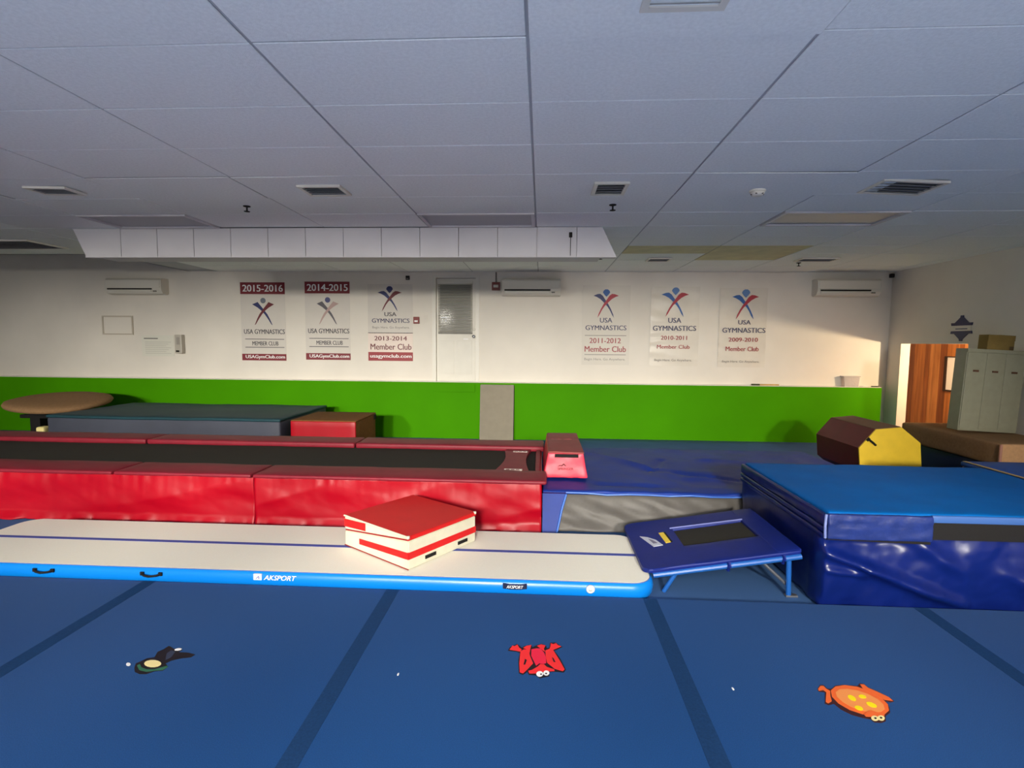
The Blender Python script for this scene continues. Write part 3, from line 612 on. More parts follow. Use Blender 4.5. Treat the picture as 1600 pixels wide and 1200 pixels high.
# items on the ledge
t = thing('clear_box', 'small clear plastic box standing on the ledge of the green panelling', 'box', (5.55, 9.75, 1.014))
CLEAR = mat('clear_plastic', (236, 232, 232), .18, .5, trans=.55, bump=.4, bscale=30)
bm = bmesh.new(); v = abox(bm, 5.40, 5.68, 9.70, 9.81, 1.014, 1.19)
for q in v:
    if q.co.z < 1.1: q.co.x = 5.54 + (q.co.x-5.54)*.88
bmesh.ops.bevel(bm, geom=list(bm.edges), offset=.008, segments=2, affect='EDGES')
fin('tub', bm, CLEAR, t); box('lid', 5.39, 5.69, 9.695, 9.815, 1.19, 1.205, CLEAR, t, .003)
t = thing('wooden_stick', 'short tan wooden stick with a dark end lying on the ledge', 'stick', (4.05, 9.76, 1.014))
box('shaft', 3.96, 4.3, 9.74, 9.78, 1.014, 1.042, mat('tan_wood', (196, 160, 104), .6, nscale=20, namt=.15), t, .008)
box('dark_end', 3.82, 3.96, 9.735, 9.785, 1.014, 1.044, mat('dark_green_grip', (60, 66, 40), .7), t, .01)
t = thing('crumpled_wrapper', 'crumpled pale wrapper on the ledge beside the clear box', 'wrapper', (5.8, 9.75, 1.014))
bm = bmesh.new(); bmesh.ops.create_icosphere(bm, subdivisions=2, radius=1)
for q in bm.verts:
    k = 1 + .35*fbm(q.co.x*2, q.co.y*2, q.co.z*2); q.co = Vector((5.80 + q.co.x*.07*k, 9.755 + q.co.y*.035*k, 1.014 + (q.co.z*.9+1)*.012*k))
fin('wrapper_sheet', bm, WHITE, t)
box('dark_scrap', 5.92, 6.03, 9.73, 9.78, 1.014, 1.03, DARK, t, .005)

# vault table, far left
t = thing('vault_table', 'tan topped vaulting table on a black pedestal at the far left', 'vault table', (-8.4, 8.6, ZF))
n = 40; rings = []
verts = []; F = []
def vt(u, a):      # tongue shaped outline, front drops
    ca, sa = math.cos(a), math.sin(a)
    x = -8.36 + u*.88*ca + u*.22*max(0, -sa)**2
    y = 8.62 + u*.62*sa
    return x, y
prof = [(0, .07), (.5, .07), (.85, .06), (.97, .035), (1, 0), (.97, -.04), (.85, -.06), (0, -.06)]
for u, dz in prof:
    for s in range(n):
        a = 2*math.pi*s/n; x, y = vt(max(u, .01), a); z = .66 + .14*(y-8.62) + dz
        verts.append((x, y, z))
for i in range(len(prof)-1):
    for s in range(n): F.append((i*n+s, i*n+(s+1) % n, (i+1)*n+(s+1) % n, (i+1)*n+s))
F.append(tuple(range(n))); F.append(tuple(range((len(prof)-1)*n, len(prof)*n)))
mk('padded_top', verts, F, TAN, t, smooth=True)
box('mount', -8.62, -8.3, 8.35, 8.75, .46, .56, BLACK, t, .01)
box('crossbar', -8.86, -8.2, 8.42, 8.52, .40, .46, BLACK, t, .01)
box('column', -8.68, -8.5, 8.42, 8.58, ZF+.06, .42, BLACK, t, .012)
box('base_plate', -8.9, -8.25, 8.2, 8.8, ZF, ZF+.06, BLACK, t, .012)
o = softbox('foam_block', (-7.88, -7.74, 7.72, 7.88, ZF, .375), .03, (3, 3, 3), mat('pale_yellow_foam', (236, 222, 150), .8, nscale=20, namt=.06))
tag(o, 'pale yellow foam block standing in front of the vaulting table', 'foam block')
# teal mat behind the trampoline
t = thing('landing_mat', 'thick teal landing mat with slate sides behind the long trampoline', 'mat', (-5.65, 8.35, ZF))
softbox('body', (-7.46, -3.84, 7.5, 9.2, ZF, .565), .03, (16, 8, 4), SLATE, t, lambda p, n_: p + n_*.012*fbm(p.x*1.3, p.y*1.3, p.z*2))
softbox('top_cover', (-7.47, -3.83, 7.49, 9.21, .555, .60), .018, (20, 10, 1), TEAL, t, lambda p, n_: p + Vector((0, 0, .012*fbm(p.x*1.1, p.y*1.4, 0))))
t = thing('spotting_block', 'brown topped red vinyl block beside the teal landing mat', 'foam block', (-3.2, 8.05, ZF))
softbox('body', (-3.72, -2.74, 7.62, 8.56, ZF, .555), .02, (6, 6, 4), BROWN, t)
softbox('red_cover', (-3.725, -2.735, 7.59, 7.64, ZF, .56), .015, (14, 1, 8), RED, t, lambda p, n_: p + Vector((0, -.006*fbm(p.x*5, p.z*5, 2), 0)))
softbox('top_cover', (-3.725, -2.735, 7.6, 8.57, .548, .575), .01, (4, 4, 1), BROWN, t)
box('corner_strap', -2.735, -2.728, 8.45, 8.55, .47, .55, BLACK, t)

# ================================================================== LONG TRAMPOLINE
TXL, TXR = -8.6, .0
t = thing('tumbling_trampoline', 'long low red tumbling trampoline with black bed and red skirt', 'trampoline', (-4.3, 5.8, ZF))
# steel frame inside
bm = bmesh.new()
for yy in (5.0, 6.6): abox(bm, TXL, TXR-.06, yy-.03, yy+.03, .36, .42)
for xx in (TXL+.05, -6.0, -4.2, -2.4, -.12):
    abox(bm, xx-.03, xx+.03, 5.0, 6.6, .36, .42)
fin('frame', bm, STEEL, t)
for xx in (TXL+.05, -6.0, -4.2, -2.4, -.12):
    for yy in (5.0, 6.6): box('leg', xx-.025, xx+.025, yy-.025, yy+.025, ZF, .36, STEEL, t)
bm = bmesh.new(); bmesh.ops.create_grid(bm, x_segments=60, y_segments=12, size=.5)
for q in bm.verts:
    x = TXL + (q.co.x+.5)*(-.36-TXL); y = 5.26 + (q.co.y+.5)*1.12
    q.co = Vector((x, y, .432 - .012*math.sin(math.pi*(q.co.y+.5))))
fin('bed', bm, BED, t, smooth=True)
def paddisp(p, n_): return p + n_*(.007*fbm(p.x*2.2, p.y*5, 3.1))
for a, b in ((TXL, -6.0), (-5.99, -4.2), (-4.19, -2.79), (-2.78, .07)):
    softbox('side_pad', (a+.004, b-.004, 4.86, 5.29, .425, .462), .017, (14, 3, 1), MAROON, t, paddisp)
for a, b in ((TXL, -5.0), (-4.99, -2.3), (-2.29, .05)):
    softbox('side_pad', (a+.004, b-.004, 6.34, 6.76, .43, .492), .018, (14, 3, 1), MAROON, t, paddisp)
# end deck pad with bowed edges, slot between it and the end rail
pts = [(-.46, 5.25)] + [(-.42 + .06*math.sin(math.pi*k/8) + .02*k/8 - .04, 5.25 + 1.11*k/8) for k in range(1, 8)] + [(-.40, 6.36)] + [(-.11 - .045*math.sin(math.pi*k/8), 6.36 - 1.11*k/8) for k in range(9)]
prism('end_pad', pts, lambda u, v, h: (u, v, h), .425, .458, MAROON, t)
for (a, b, c, e) in ((-.365, -.18, 5.27, 5.33), (-.32, -.15, 6.17, 6.23)):
    box('brand_label', a, b, c, e, .458, .4605, mat('label_white', (238, 226, 214), .6), t)
    for k in range(3): box('label_print', a+.02+.05*k, a+.055+.05*k, c+.015, e-.02, .4605, .4612, MAROON, t)
box('slot_shade', -.2, -.05, 5.2, 6.4, .4205, .4235, DARK, t)  # dark sheet added so the open slot looks shaded
softbox('end_rail_pad', (-.05, .01, 5.2, 6.45, .33, .455), .02, (1, 8, 1), MAROON, t)
# skirt panels with drape
def skirt(a, b, dark):
    nx, nz = int((b-a)/.022), 30; verts = []; F = []
    for k in range(nz+1):
        v = k/nz
        for i in range(nx+1):
            x = a + (b-a)*i/nx
            hem = .018*fbm(x*1.8, 7.7) + .012*fbm(x*5, 1.1)
            z = .43 - v*(.475 - max(0, hem))
            env = math.sin(math.pi*min(1, v*1.1))
            pf = .05*(.45-abs(fbm(x*1.1 + 1.1*v, v*.8, dark, 1)))*env + .006*fbm(x*3.2 - v, v*2.2, dark+4)*env
            gat = .022*(1-v)**2.5*(.5-abs(fbm(x*5.5, .3+v*.5)))                      # gathers under the pad
            dia = .016*fbm(x*1.6 - 1.3*v, v*1.0, 9., 2)*env
            flare = -.06*max(0, v-.84)/.16*(.3+1.1*abs(fbm(x*2.6, 4.4)))
            verts.append((x, 4.905 - (pf+gat+dia) + flare, z))
    for k in range(nz):
        for i in range(nx): q = k*(nx+1)+i; F.append((q, q+1, q+nx+2, q+nx+1))
    me = bpy.data.meshes.new('skirt_panel'); me.from_pydata(verts, [], F); me.update()
    o = link('skirt_panel', me, RED, t, smooth=True)
    md = o.modifiers.new('thickness', 'SOLIDIFY'); md.thickness = .004; md.offset = 1
skirt(TXL, -2.785, 1.0); skirt(-2.778, .02, 5.0)
o = box('end_skirt', .004, .02, 4.9, 6.7, ZF, .42, RED, t)

# ================================================================== PIT MAT
ZP = .318
def pitd(p, n_):
    q = p.copy()
    if n_.z > .5:
        q.z += .014*fbm(p.x*1.2, p.y*1.2, .5) + .016*(.5-abs(fbm(p.x*2.2 + p.y*.8, p.y*1.7, 4))) - .008
        for (ax, ay, bx, by, wd, hh) in ((.6, 6.9, 1.45, 5.95, .05, .022), (1.3, 6.05, 2.1, 5.6, .05, -.03), (1.25, 6.0, 1.5, 6.5, .05, -.025), (1.6, 5.7, 3.2, 5.45, .06, .016), (2.0, 6.6, 3.4, 6.3, .07, .016), (.6, 5.35, 1.3, 5.3, .05, -.02)):
            d = Vector((bx-ax, by-ay)); L = d.length; d /= L; rel = Vector((p.x-ax, p.y-ay))
            s = min(max(rel.dot(d), 0), L); dist = (rel - d*s).length
            q.z += hh*math.exp(-(dist/wd)**2)
    return q
def pitside(p, n_):
    if n_.y < -.5:
        v = (ZP-p.z)/.36
        return p + Vector((0, -.05*(1-abs(fbm(p.x*2.6 - 1.9*v, v*.9, 2)))*min(1, v*1.6) + .035 - (.15*v**1.2 if p.x < 1.86 else 0) + .014*fbm(p.x*9, 0, 1)*(1-v), 0))
    return p
t = thing('pit_mat', 'big sagging blue landing mat with a grey front side in the middle', 'mat', (1.8, 6.2, ZF))
softbox('body', (.035, 3.56, 5.10, 7.24, ZF, ZP-.034), .03, (90, 10, 16), PITGREY, t, pitside)
softbox('top_cover', (.03, 3.57, 5.085, 7.25, ZP-.045, ZP+.004), .02, (80, 50, 1), PITBLUE, t, pitd)
# blue corner wrap with a piping strap at the front left
PB2 = mat('bright_blue_strap', (52, 104, 196), .4)
prism('corner_wrap', [(.03, ZF), (.17, ZF), (.26, ZP-.02), (.03, ZP-.02)], lambda u, v, h: (u, h - .15*(ZP-v)/.36, v), 5.035, 5.075, PITBLUE, t)
tube('piping', [(.168, 4.885, ZF+.012), (.215, 4.965, .16), (.258, 5.025, ZP-.025)], .011, PB2, t)
tube('piping', [(.258, 5.075, ZP-.02)] + [(.26+.2*k, 5.075 + .006*math.sin(k*1.7), ZP-.028+.007*math.sin(k*2.3)) for k in range(1, 17)], .009, PB2, t)
# floor mat along the wall behind
o = softbox('floor_mat', (.1, 5.2, 7.95, 9.685, ZF, .0), .02, (12, 6, 1), mat('slate_blue_vinyl', (66, 86, 150), .6, .3, 3, .1, .05, 30))
tag(o, 'thin slate blue floor mat along the foot of the green panelling', 'mat')

# red trapezoid block on the pit mat
ZB = ZP+.026
t = thing('trapezoid_block', 'red vinyl trapezoid block with a black strip at the end of the trampoline', 'foam block', (.27, 6.0, ZB))
def trapd(p, n_):
    v = (p.z-ZB)/.26
    q = p + n_*.008*fbm(p.x*7, p.y*4, p.z*6)
    q.x = .275 + (q.x-.275)*(1 - .2*v); q.y = q.y + (.03*v if p.y < 6 else -.03*v)
    if n_.y < -.5: q.y -= .010*abs(fbm(p.x*6 + p.z*9, p.z*5, 3))
    return q
softbox('body', (.035, .505, 5.45, 6.68, ZB, ZB+.262), .016, (14, 20, 8), mat('rose_red_vinyl', (222, 52, 76), .42, .5, 9, .07, .06, 40), t, trapd)
softbox('top_cover', (.085, .462, 5.475, 6.655, ZB+.252, ZB+.272), .009, (10, 18, 1), mat('dusty_red_top', (146, 72, 70), .6, .3, 6, .1, .06, 40), t, lambda p, n_: p + Vector((0, 0, .006*fbm(p.x*4, p.y*5, 1) - (.012*math.exp(-((p.y-6.25)/.03)**2) if n_.z > .3 else 0))))
box('strip', .155, .40, 5.452, 5.462, ZB+.218, ZB+.253, BLACK, t)
fm = lambda u, v, h: Vector((.185+u*.17, 5.447-h, ZB+.155-v*.08))
DKP = mat('faded_black_print', (92, 22, 34), .6)
prism('mountain_logo', [(.02, .4), (.14, .2), (.22, .28), (.38, .0), (.55, .35), (.46, .3), (.37, .15), (.27, .38), (.16, .3)], fm, -.008, .002, DKP, t)
text('lettering', 'SPRINGER', (.02, .98, .55, .86), fm, .003, DKP, t, bold=.0)

# ================================================================== OCTAGON AND BLOCKS AT THE RIGHT
t = thing('octagon_roller', 'wine red octagon tumbling roller with a yellow end', 'octagon', (4.44, 7.35, ZF))
W8 = .375/math.cos(math.pi/8); rot = R(6)
oc = [(4.44 + W8*math.cos(math.pi/8 + k*math.pi/4 + rot), .345 + W8*math.sin(math.pi/8 + k*math.pi/4 + rot)) for k in range(8)]
cz = min(p[1] for p in oc) - ZF
oc = [(p[0], p[1]-cz) for p in oc]
prism('body', oc, lambda u, v, h: (u, h, v), 6.87, 7.9, WINE, t)
prism('top_panel', [oc[1], oc[2], (oc[2][0], oc[2][1]+.006), (oc[1][0], oc[1][1]+.006)], lambda u, v, h: (u, h, v), 6.875, 7.895, mat('brown_vinyl_top', (118, 84, 62), .7), t)
zc8 = sum(p[1] for p in oc)/8
for k in range(8):      # yellow end disc sewn from eight wedges
    a, b = oc[k], oc[(k+1) % 8]
    prism('end_wedge', [(4.44, zc8), a, b], lambda u, v, h: (u, h + (-.012 if abs(u-4.44) < .01 and abs(v-zc8) < .01 else 0), v), 6.85, 6.872, YELLOW, t)
a = Vector((oc[3][0], 6.84, oc[3][1])); b = Vector((oc[4][0], 6.84, oc[4][1]))
mx_, mz_ = (oc[2][0]+oc[3][0])/2, (oc[2][1]+oc[3][1])/2
prism('strap', [(mx_-.02, mz_-.015), (mx_+.01, mz_+.02), (mx_+.03, mz_), (mx_+.0, mz_-.035)], lambda u, v, h: (u, h, v), 6.838, 6.852, BLACK, t)
tube('handle', [(mx_+.01, 6.845, mz_-.005), (mx_+.05, 6.83, mz_-.04), (mx_+.1, 6.842, mz_-.08)], .014, BLACK, t, seg=6)
o = softbox('base_block', (5.36, 6.14, 6.36, 7.95, ZF, .365), .02, (3, 6, 3), mat('deep_navy_vinyl', (20, 28, 74), .5, .4))
tag(o, 'dark navy block under the tan suede block by the right wall', 'foam block')
t = thing('suede_block', 'long tan suede covered block lying under the grey lockers', 'foam block', (5.7, 7.1, .37))
softbox('body', (5.31, 6.17, 6.33, 8.0, .368, .635), .03, (6, 12, 4), TAN, t)
softbox('lit_end_face', (5.315, 6.165, 6.30, 6.335, .372, .632), .015, (6, 1, 4), mat('tan_suede_lit', (196, 150, 106), .9, nscale=30, namt=.08), t)  # end face in a lighter tan, the light on it put into the colour
tube('corner_piping', [(5.318, 6.315, .38), (5.312, 6.31, .5), (5.318, 6.315, .625)], .016, mat('pink_piping', (176, 122, 104), .6), t)
o = box('corner_sensor', 6.13, 6.19, 9.74, 9.81, 2.95, 3.02, DARK, bev=.012); tag(o, 'tiny dark sensor in the corner where the back and right walls meet the ceiling', 'sensor')
# lockers, leaning a little towards the wall
t = thing('locker_cabinet', 'grey-green metal locker with three doors standing on the tan block', 'locker', (5.40, 7.06, .672), (0, R(2.6), 0), world=False)
WL, HL = .72, 1.06
box('body', 0, WL, .012, .2, 0, HL, LOCKER, t, .006)
for k in range(3):
    x0 = .008 + k*(WL-.012)/3; x1 = x0 + (WL-.02)/3
    dr = box('door', x0, x1, 0, .014, .03, HL-.05, LOCKER, t, .003)
    box('handle', (x0+x1)/2-.035, (x0+x1)/2+.035, -.008, .002, .765, .79, mat('handle_bronze', (92, 58, 36), .5), dr, .003)
    box('crease', x0+.01, x1-.01, -.0015, .001, .33, .337, LOCKER, dr)
box('top_rail', 0, WL, -.003, .012, HL-.045, HL, LOCKER, t, .003)
t = thing('cardboard_box', 'small worn cardboard box on top of the grey-green locker', 'box', (5.40, 7.06, .672), (0, R(2.6), 0), world=False)
BX = mat('olive_cardboard', (134, 112, 62), .85, .2, 8, .1)
box('carton',   .25, .58, .03, .18, HL+.001, HL+.19, BX, t, .006)
box('flap', .25, .58, .024, .03, HL+.12, HL+.19, BX, t, .002); box('tape', .39, .44, .02, .19, HL+.189, HL+.192, mat('carton_tape', (150, 128, 80), .4), t)
box('mark', .52, .57, .022, .025, HL+.005, HL+.05, mat('carton_mark', (84, 66, 36), .8), t)

# ================================================================== BIG BLUE CRASH MAT, RIGHT
def ridge(p, ax, az, bx, bz, wd, hh):
    d = Vector((bx-ax, bz-az)); L = d.length; d /= L; rel = Vector((p.x-ax, p.z-az))
    s = min(max(rel.dot(d), 0), L); dist = (rel-d*s).length
    return hh*math.exp(-(dist/wd)**2)*(math.sin(math.pi*min(1, .15+s/L*.85)))
def crash(p, n_):
    q = p.copy()
    if n_.y < -.5:
        b = ridge(p, 1.9, .37, 2.4, .20, .03, .07) + ridge(p, 2.2, .26, 3.0, -.03, .04, .07) + ridge(p, 2.5, .46, 2.9, .2, .05, .045) + ridge(p, 1.93, .24, 2.25, .20, .02, .03) - ridge(p, 2.0, .42, 2.6, .42, .05, .03)
        b += ridge(p, 3.1, .25, 3.6, .02, .06, .05) + .022*fbm(p.x*2.5, p.z*2.5, 6) + .012*fbm(p.x*5-3*p.z, p.z*4, 1) + .02*math.sin(math.pi*min(1, max(0, (.45-p.z)/.45)))
        q.y -= b
    if n_.x < -.5: q.x -= .012*fbm(p.y*2.5, p.z*3, 2) + .015*math.exp(-((p.y-3.75+.2*p.z)/.05)**2)
    if n_.y < -.5: q.y += .02
    return q
t = thing('crash_mat', 'thick navy crash mat with an azure top, right foreground', 'mat', (3.0, 4.3, ZF))
softbox('body', (1.93, 4.08, 3.575, 5.05, ZF, .60), .03, (110, 24, 40), NAVY, t, crash)
softbox('top_cover', (1.94, 4.085, 3.572, 5.04, .595, .642), .018, (40, 30, 1), SKY, t, lambda p, n_: p + Vector((0, 0, .008*fbm(p.x*1.5, p.y*1.5, 8))))
softbox('edge_trim', (2.60, 4.08, 3.552, 3.572, .588, .638), .008, (20, 1, 1), mat('pale_blue_trim', (60, 96, 158), .4, .4), t)
softbox('flap', (1.925, 2.60, 3.538, 3.57, .462, .636), .012, (26, 1, 8), NAVYTRIM, t, lambda p, n_: p + Vector((0, -.02*abs(fbm(p.x*5, p.z*16, 4)), 0)))
box('fastening_strip', 2.60, 4.07, 3.562, 3.573, .472, .588, BLACK, t)
prism('fastening_strip', [(1.93, .455), (2.6, .44), (2.6, .475), (1.93, .475)], lambda u, v, h: (u, h, v), 3.556, 3.572, BLACK, t)
for z0, z1 in ((.46, .5), (.505, .545), (.55, .63)):
    softbox('side_band', (1.905, 1.932, 3.56, 5.04, z0, z1), .011, (1, 30, 1), NAVY, t, lambda p, n_: p + Vector((.006*fbm(p.y*6, p.z*9, 2), 0, 0)))
tube('corner_piping', [(1.915, 3.55, .47), (1.91, 3.548, .55), (1.918, 3.555, .63)], .009, mat('pale_piping', (120, 134, 190), .4), t)
t = thing('crash_mat', 'blue crash mat with a tan edge strip beyond the azure one, far right', 'mat', (4.8, 4.6, ZF))
softbox('body', (4.10, 5.6, 3.6, 5.3, ZF, .60), .03, (12, 12, 6), NAVY, t)
softbox('top_cover', (4.10, 5.61, 3.59, 5.31, .595, .64), .018, (10, 10, 1), mat('royal_top', (24, 78, 160), .5, .4, 3, .07), t)
box('edge_strip', 4.10, 4.135, 3.62, 5.28, .64, .646, mat('tan_strip', (176, 150, 100), .7), t, .002)

# ================================================================== AIR TRACK
t = thing('air_track', 'long white inflatable air track with an azure side', 'air track', (-1.9, 4.07, ZF))
AX0, AX1, AY0, AY1, ZA = -4.74, .83, 3.585, 4.565, .086
def rr(inset, r=.17, n=8):
    P = []; x0, x1, y0, y1 = AX0+inset, AX1-inset, AY0+inset, AY1-inset; r = max(.02, r-inset)
    for cx, cy, a0 in ((x1-r, y0+r, -90), (x1-r, y1-r, 0), (x0+r, y1-r, 90), (x0+r, y0+r, 180)):
        for k in range(n+1): a = R(a0 + 90*k/n); P.append((cx+r*math.cos(a), cy+r*math.sin(a)))
    return P
prof = [(.045, ZA-.002), (.022, ZA-.006), (.006, ZA-.024), (0, ZA-.06), (.006, ZA-.1), (.022, ZF+.006), (.05, ZF)]
verts = []; F = []; L0 = len(rr(.1))
for ins, z in prof:
    for p in rr(ins): verts.append((p[0], p[1], z))
for i in range(len(prof)-1):
    for s in range(L0): F.append((i*L0+s, i*L0+(s+1) % L0, (i+1)*L0+(s+1) % L0, (i+1)*L0+s))
F.append(tuple(range(L0))); F.append(tuple(range((len(prof)-1)*L0, len(prof)*L0)))
mk('side_tube', verts, F, TRACKB, t, smooth=True)
edge = rr(.024); top = rr(.03)
prism('edge_piping', edge, lambda u, v, h: (u, v, h), ZA-.008, ZA-.001, mat('slate_piping', (92, 100, 150), .5), t)
prism('top_sheet', top, lambda u, v, h: (u, v - (.004 if v < 4 else 0), h), ZA-.006, ZA, TRACKW, t)
box('guide_line', AX0+.04, AX1-.05, 4.078, 4.122, ZA, ZA+.0015, TRACKL, t)
fm = lambda u, v, h: Vector((u, 3.583-h, v))
prism('brand_square', [(-2.06, .028), (-2.0, .028), (-2.0, .072), (-2.06, .072)], fm, -.01, .002, WHITE, t)
text('brand_letter', 'A', (-2.045, -2.015, -.060, -.036), lambda u, v, h: fm(u, -v, h), .003, TRACKL, t, bold=.02, shear=.3)
text('brand_lettering', 'AKSPORT', (-1.985, -1.74, -.066, -.030), lambda u, v, h: fm(u, -v, h), .002, WHITE, t, bold=.03, shear=.35)
for x, s in ((-3.66, .07), (-2.83, .07)):
    tube('handle', [(x-s, 3.58, .05), (x-s*.7, 3.565, .042), (x, 3.555, .038), (x+s*.7, 3.565, .042), (x+s, 3.58, .05)], .008, BLACK, t, seg=6)
    box('handle_patch', x-s-.012, x-s+.014, 3.575, 3.586, .035, .06, BLACK, t); box('handle_patch', x+s-.014, x+s+.012, 3.575, 3.586, .035, .06, BLACK, t)
pl = prism('name_handle', [(-.25, .066), (-.2, .06), (-.13, .06), (-.08, .066), (-.08, .03), (-.13, .024), (-.2, .024), (-.25, .03)], fm, -.004, .006, mat('navy_label', (18, 26, 60), .5), t)
text('handle_lettering', 'AKSPORT', (-.225, -.105, -.054, -.032), lambda u, v, h: fm(u, -v, h), .0075, WHITE, t, bold=.02, shear=.3)
lathe('valve', [(.03, 0), (.03, .008), (.022, .012), (.02, .006), (.012, .006), (.012, .014)], (0, -1, 0), (.364, 3.582, .045), PLASTIC, t)

# ================================================================== FOLDED RED AND WHITE WEDGE
t = thing('folding_wedge', 'folded red and cream incline wedge mat lying on the air track', 'wedge mat', (-.949, 3.68, ZA+.006), (0, 0, R(55.4)), world=False)
LX, LY = .735, .775
fold = lambda y: .222 - (.222-.128)*y/LY
def wedge(name, za, zb, m_, inset=0, bev=.008):
    bm = bmesh.new(); v = abox(bm, inset, LX-inset, inset, LY-inset, 0, 1)
    for q in v: q.co.z = (za if q.co.z < .5 else zb)(q.co.y)
    bmesh.ops.bevel(bm, geom=list(bm.edges), offset=bev, segments=2, affect='EDGES')
    return fin(name, bm, m_, t)
lo_ = wedge('wedge_section', lambda y: 0, lambda y: fold(y)-.004, CREAM)
up_ = wedge('wedge_section', lambda y: fold(y)+.004, lambda y: .244, CREAM)
wedge('top_cover', lambda y: .243, lambda y: .252, REDBRIGHT, -.003, .003)
wedge('fold_lining', lambda y: fold(y)-.006, lambda y: fold(y)+.006, mat('fold_red', (150, 24, 30), .6), .004, .002)
prism('edge_cover', [(0, .222), (LX, .222), (LX, .246), (0, .246)], lambda u, v, h: (u, -h, v), -.01, .004, REDBRIGHT, t)
prism('stripe', [(0, .078), (LX, .078), (LX, .13), (0, .13)], lambda u, v, h: (u, -h, v), -.01, .003, REDBRIGHT, t)
prism('stripe', [(0, .078), (.58, .054), (.58, .1), (0, .13)], lambda u, v, h: (-h, u, v), -.01, .003, REDBRIGHT, t)
prism('patch', [(.5, .178), (LY, .158), (LY, .222), (.5, .238)], lambda u, v, h: (-h, u, v), -.01, .003, REDBRIGHT, t)
tube('piping', [(-.002, -.002, .246), (-.002, LY, .248)], .007, CREAM, t)
tube('piping', [(0, 0, .003), (-.001, LY, .003)], .004, mat('fold_red', (150, 24, 30)), t, seg=6)
for x in (.22, .575): prism('handle', [(x-.055, .032), (x+.055, .032), (x+.055, .058), (x-.055, .058)], lambda u, v, h: (u, -h, v), -.004, .006, BLACK, t)
lathe('corner_tab', [(.012, 0), (.012, .02)], (0, 0, 1), (LX-.01, .0, .236), CREAM, t, 10); lathe('corner_tab', [(.012, 0), (.012, .02)], (0, 0, 1), (0, .0, .236), CREAM, t, 10)

# ================================================================== MINI TRAMPOLINE
t = thing('mini_trampoline', 'tilted navy mini trampoline with light blue legs beside the crash mat', 'trampoline', (1.3, 4.2, ZF))
RY0, RY1, RX0, RX1 = 3.74, 4.70, .76, 1.86
zz = lambda x: .122 + (x-RX0)/(RX1-RX0)*.185
fm = lambda u, v, h: (u, v, zz(u)+h)
def bar(name, x0, x1, y0, y1, th, m_, r=.01, n=(12, 6, 1), h=0):
    softbox(name, (x0, x1, y0, y1, h-th, h), r, n, m_, t, lambda p, n_: Vector((p.x, p.y, p.z + zz(p.x) + .003*fbm(p.x*6, p.y*6, 1))))
BXa, BXb, BYa, BYb = 1.13, 1.70, 4.08, 4.44
NP = mat('navy_pad_vinyl', (18, 36, 116), .45, .25, 6, .08, .06, 40)
bar('side_pad', RX0+.03, RX1, RY0, BYa, .03, NP); bar('side_pad', RX0+.03, RX1-.02, BYb, RY1, .03, NP)
# low end pad with rounded corners
n = 10; pts = [(BXa, BYa-.01), (BXa, BYb+.01)]
prism('end_pad', [(BXa, RY0+.005)] + [(RX0+.08 - .08*math.sin(R(9*k)), RY0 + .08 - .08*math.cos(R(9*k))) for k in range(11)] + [(RX0+.08 - .08*math.cos(R(9*k)), RY1-.08 + .08*math.sin(R(9*k))) for k in range(11)] + [(BXa, RY1-.005)], fm, -.03, .002, NP, t)
bar('end_pad', BXb, RX1+.01, RY0+.01, RY1-.02, .032, NP, h=.004)
prism('bed', [(BXa-.03, BYa-.03), (BXb+.03, BYa-.03), (BXb+.03, BYb+.03), (BXa-.03, BYb+.03)], fm, -.026, -.018, BED, t)
tube('edge_cord', [(BXa-.02, BYb+.004, zz(BXa)+.006), (BXb+.01, BYb+.004, zz(BXb)+.006)], .007, mat('cord_violet', (104, 112, 176), .5), t, seg=6)
FRB = mat('light_blue_paint', (30, 92, 172), .35, .5)
tube('side_rail', [(RX0+.07, RY0+.012, zz(RX0+.07)-.05), (RX1+.005, RY0+.012, zz(RX1)-.05)], .021, FRB, t)
tube('side_rail', [(RX0+.07, RY1-.03, zz(RX0+.07)-.05), (RX1-.03, RY1-.03, zz(RX1)-.05)], .021, FRB, t)
tube('end_rail', [(RX1-.02, RY0+.02, zz(RX1)-.05), (RX1-.02, RY1-.03, zz(RX1)-.05)], .021, FRB, t)
tube('end_rail', [(RX0+.12, RY0+.02, zz(RX0+.1)-.05), (RX0+.12, RY1-.03, zz(RX0+.1)-.05)], .016, FRB, t)
for yy in (RY0+.03, RY1-.06):
    tube('leg', [(1.0, yy, zz(1.0)-.06), (.915, yy+.01, ZF)], .016, FRB, t)
    tube('leg', [(1.79, yy, zz(1.75)-.06), (1.80, yy, ZF)], .018, FRB, t)
    box('foot', 1.775, 1.86, yy-.02, yy+.02, ZF, ZF+.014, STEEL, t, .003)
    tube('brace', [(1.60, yy+.04, zz(1.6)-.06), (1.79, yy+.03, .03)], .012, STEEL, t)
tube('pad_strap', [(1.36, RY0+.0, zz(1.36)-.02), (1.36, RY0-.012, zz(1.36)-.05), (1.36, RY0+.01, zz(1.36)-.08)], .016, NP, t, seg=6)
tube('pad_strap', [(1.74, RY0+.0, zz(1.74)-.02), (1.74, RY0-.012, zz(1.74)-.05), (1.74, RY0+.01, zz(1.74)-.08)], .014, NP, t, seg=6)
prism('brand_patch', [(.845, 4.37), (.90, 4.33), (.955, 4.25), (.985, 4.13), (.91, 4.125)], fm, .001, .005, mat('silver_patch', (196, 200, 214), .4), t)
prism('patch_print', [(.90, 4.29), (.93, 4.25), (.955, 4.18), (.92, 4.18)], fm, .005, .006, mat('patch_grey', (120, 118, 140), .5), t)
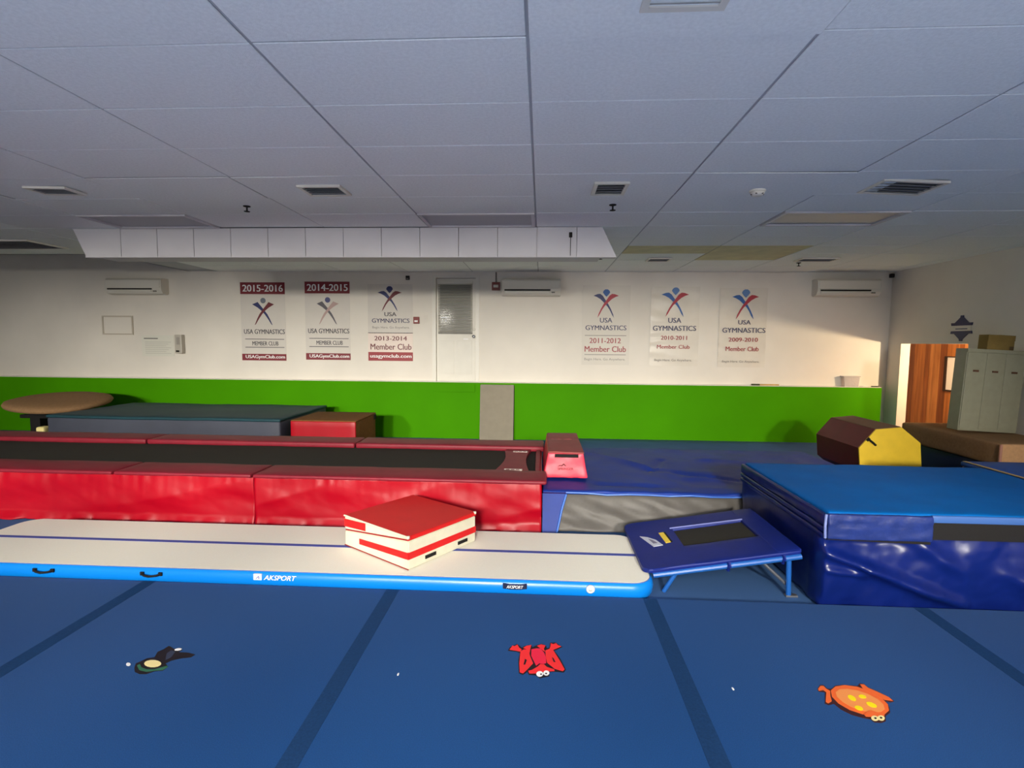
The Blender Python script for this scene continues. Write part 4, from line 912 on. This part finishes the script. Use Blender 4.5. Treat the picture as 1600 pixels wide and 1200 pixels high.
prism('warning_label', [(1.005, 4.39), (1.045, 4.39), (1.055, 4.17), (1.015, 4.165)], fm, .001, .005, mat('label_yellow', (240, 208, 70), .5), t)
prism('warning_stripe', [(1.045, 4.39), (1.06, 4.39), (1.07, 4.17), (1.055, 4.17)], fm, .001, .005, DARK, t)

# ================================================================== FLOOR STICKERS
DC = dict(black=mat('sticker_black', (22, 16, 26), .6), dark=mat('sticker_dark', (60, 22, 24), .6), red=mat('sticker_red', (244, 46, 50), .5), pink=mat('sticker_rose', (238, 34, 70), .5), white=WHITE,
          orange=mat('sticker_orange', (240, 106, 44), .5), peach=mat('sticker_peach', (242, 148, 78), .5), yellow=mat('sticker_yellow', (252, 226, 10), .5), cream=mat('sticker_cream', (246, 226, 160), .5),
          green=mat('sticker_green', (44, 104, 78), .6), slate=mat('sticker_slate', (48, 56, 78), .6))
for key, lab in (('red', 'red cartoon frog sticker on the blue carpet in the centre'), ('orange', 'orange cartoon turtle sticker with yellow spots on the blue carpet at the right'), ('dark', 'worn black sticker with a cream belly on the blue carpet at the left')):
    P = DECALS[key]; ox = sum(p[0] for p in P[0][1])/len(P[0][1]); oy = sum(p[1] for p in P[0][1])/len(P[0][1])
    t = thing('floor_sticker', lab, 'sticker', (ox, oy, 0), group='animal stickers on the carpet')
    for i, (nm, pts) in enumerate(P):
        n_, c_ = nm.split(':')
        prism(n_, pts, lambda u, v, h: (u, v, h), .0002 + .0004*i, .0012 + .0004*i, DC[c_], t)
for x, y, lab in ((-.735, 2.62, 'tiny white scrap on the carpet beside a seam'), (1.0, 2.62, 'tiny white lint curl on the carpet near the turtle sticker')):
    bm = bmesh.new(); bmesh.ops.create_icosphere(bm, subdivisions=2, radius=1)
    for q_ in bm.verts:
        k = 1+.4*fbm(q_.co.x*2+x, q_.co.y*2, q_.co.z); q_.co = Vector((x + q_.co.x*.005*k, y + q_.co.y*.012*k, .003 + q_.co.z*.003))
    o = fin('paper_scrap', bm, WHITE, base=(x, y, 0)); tag(o, lab, 'scrap')
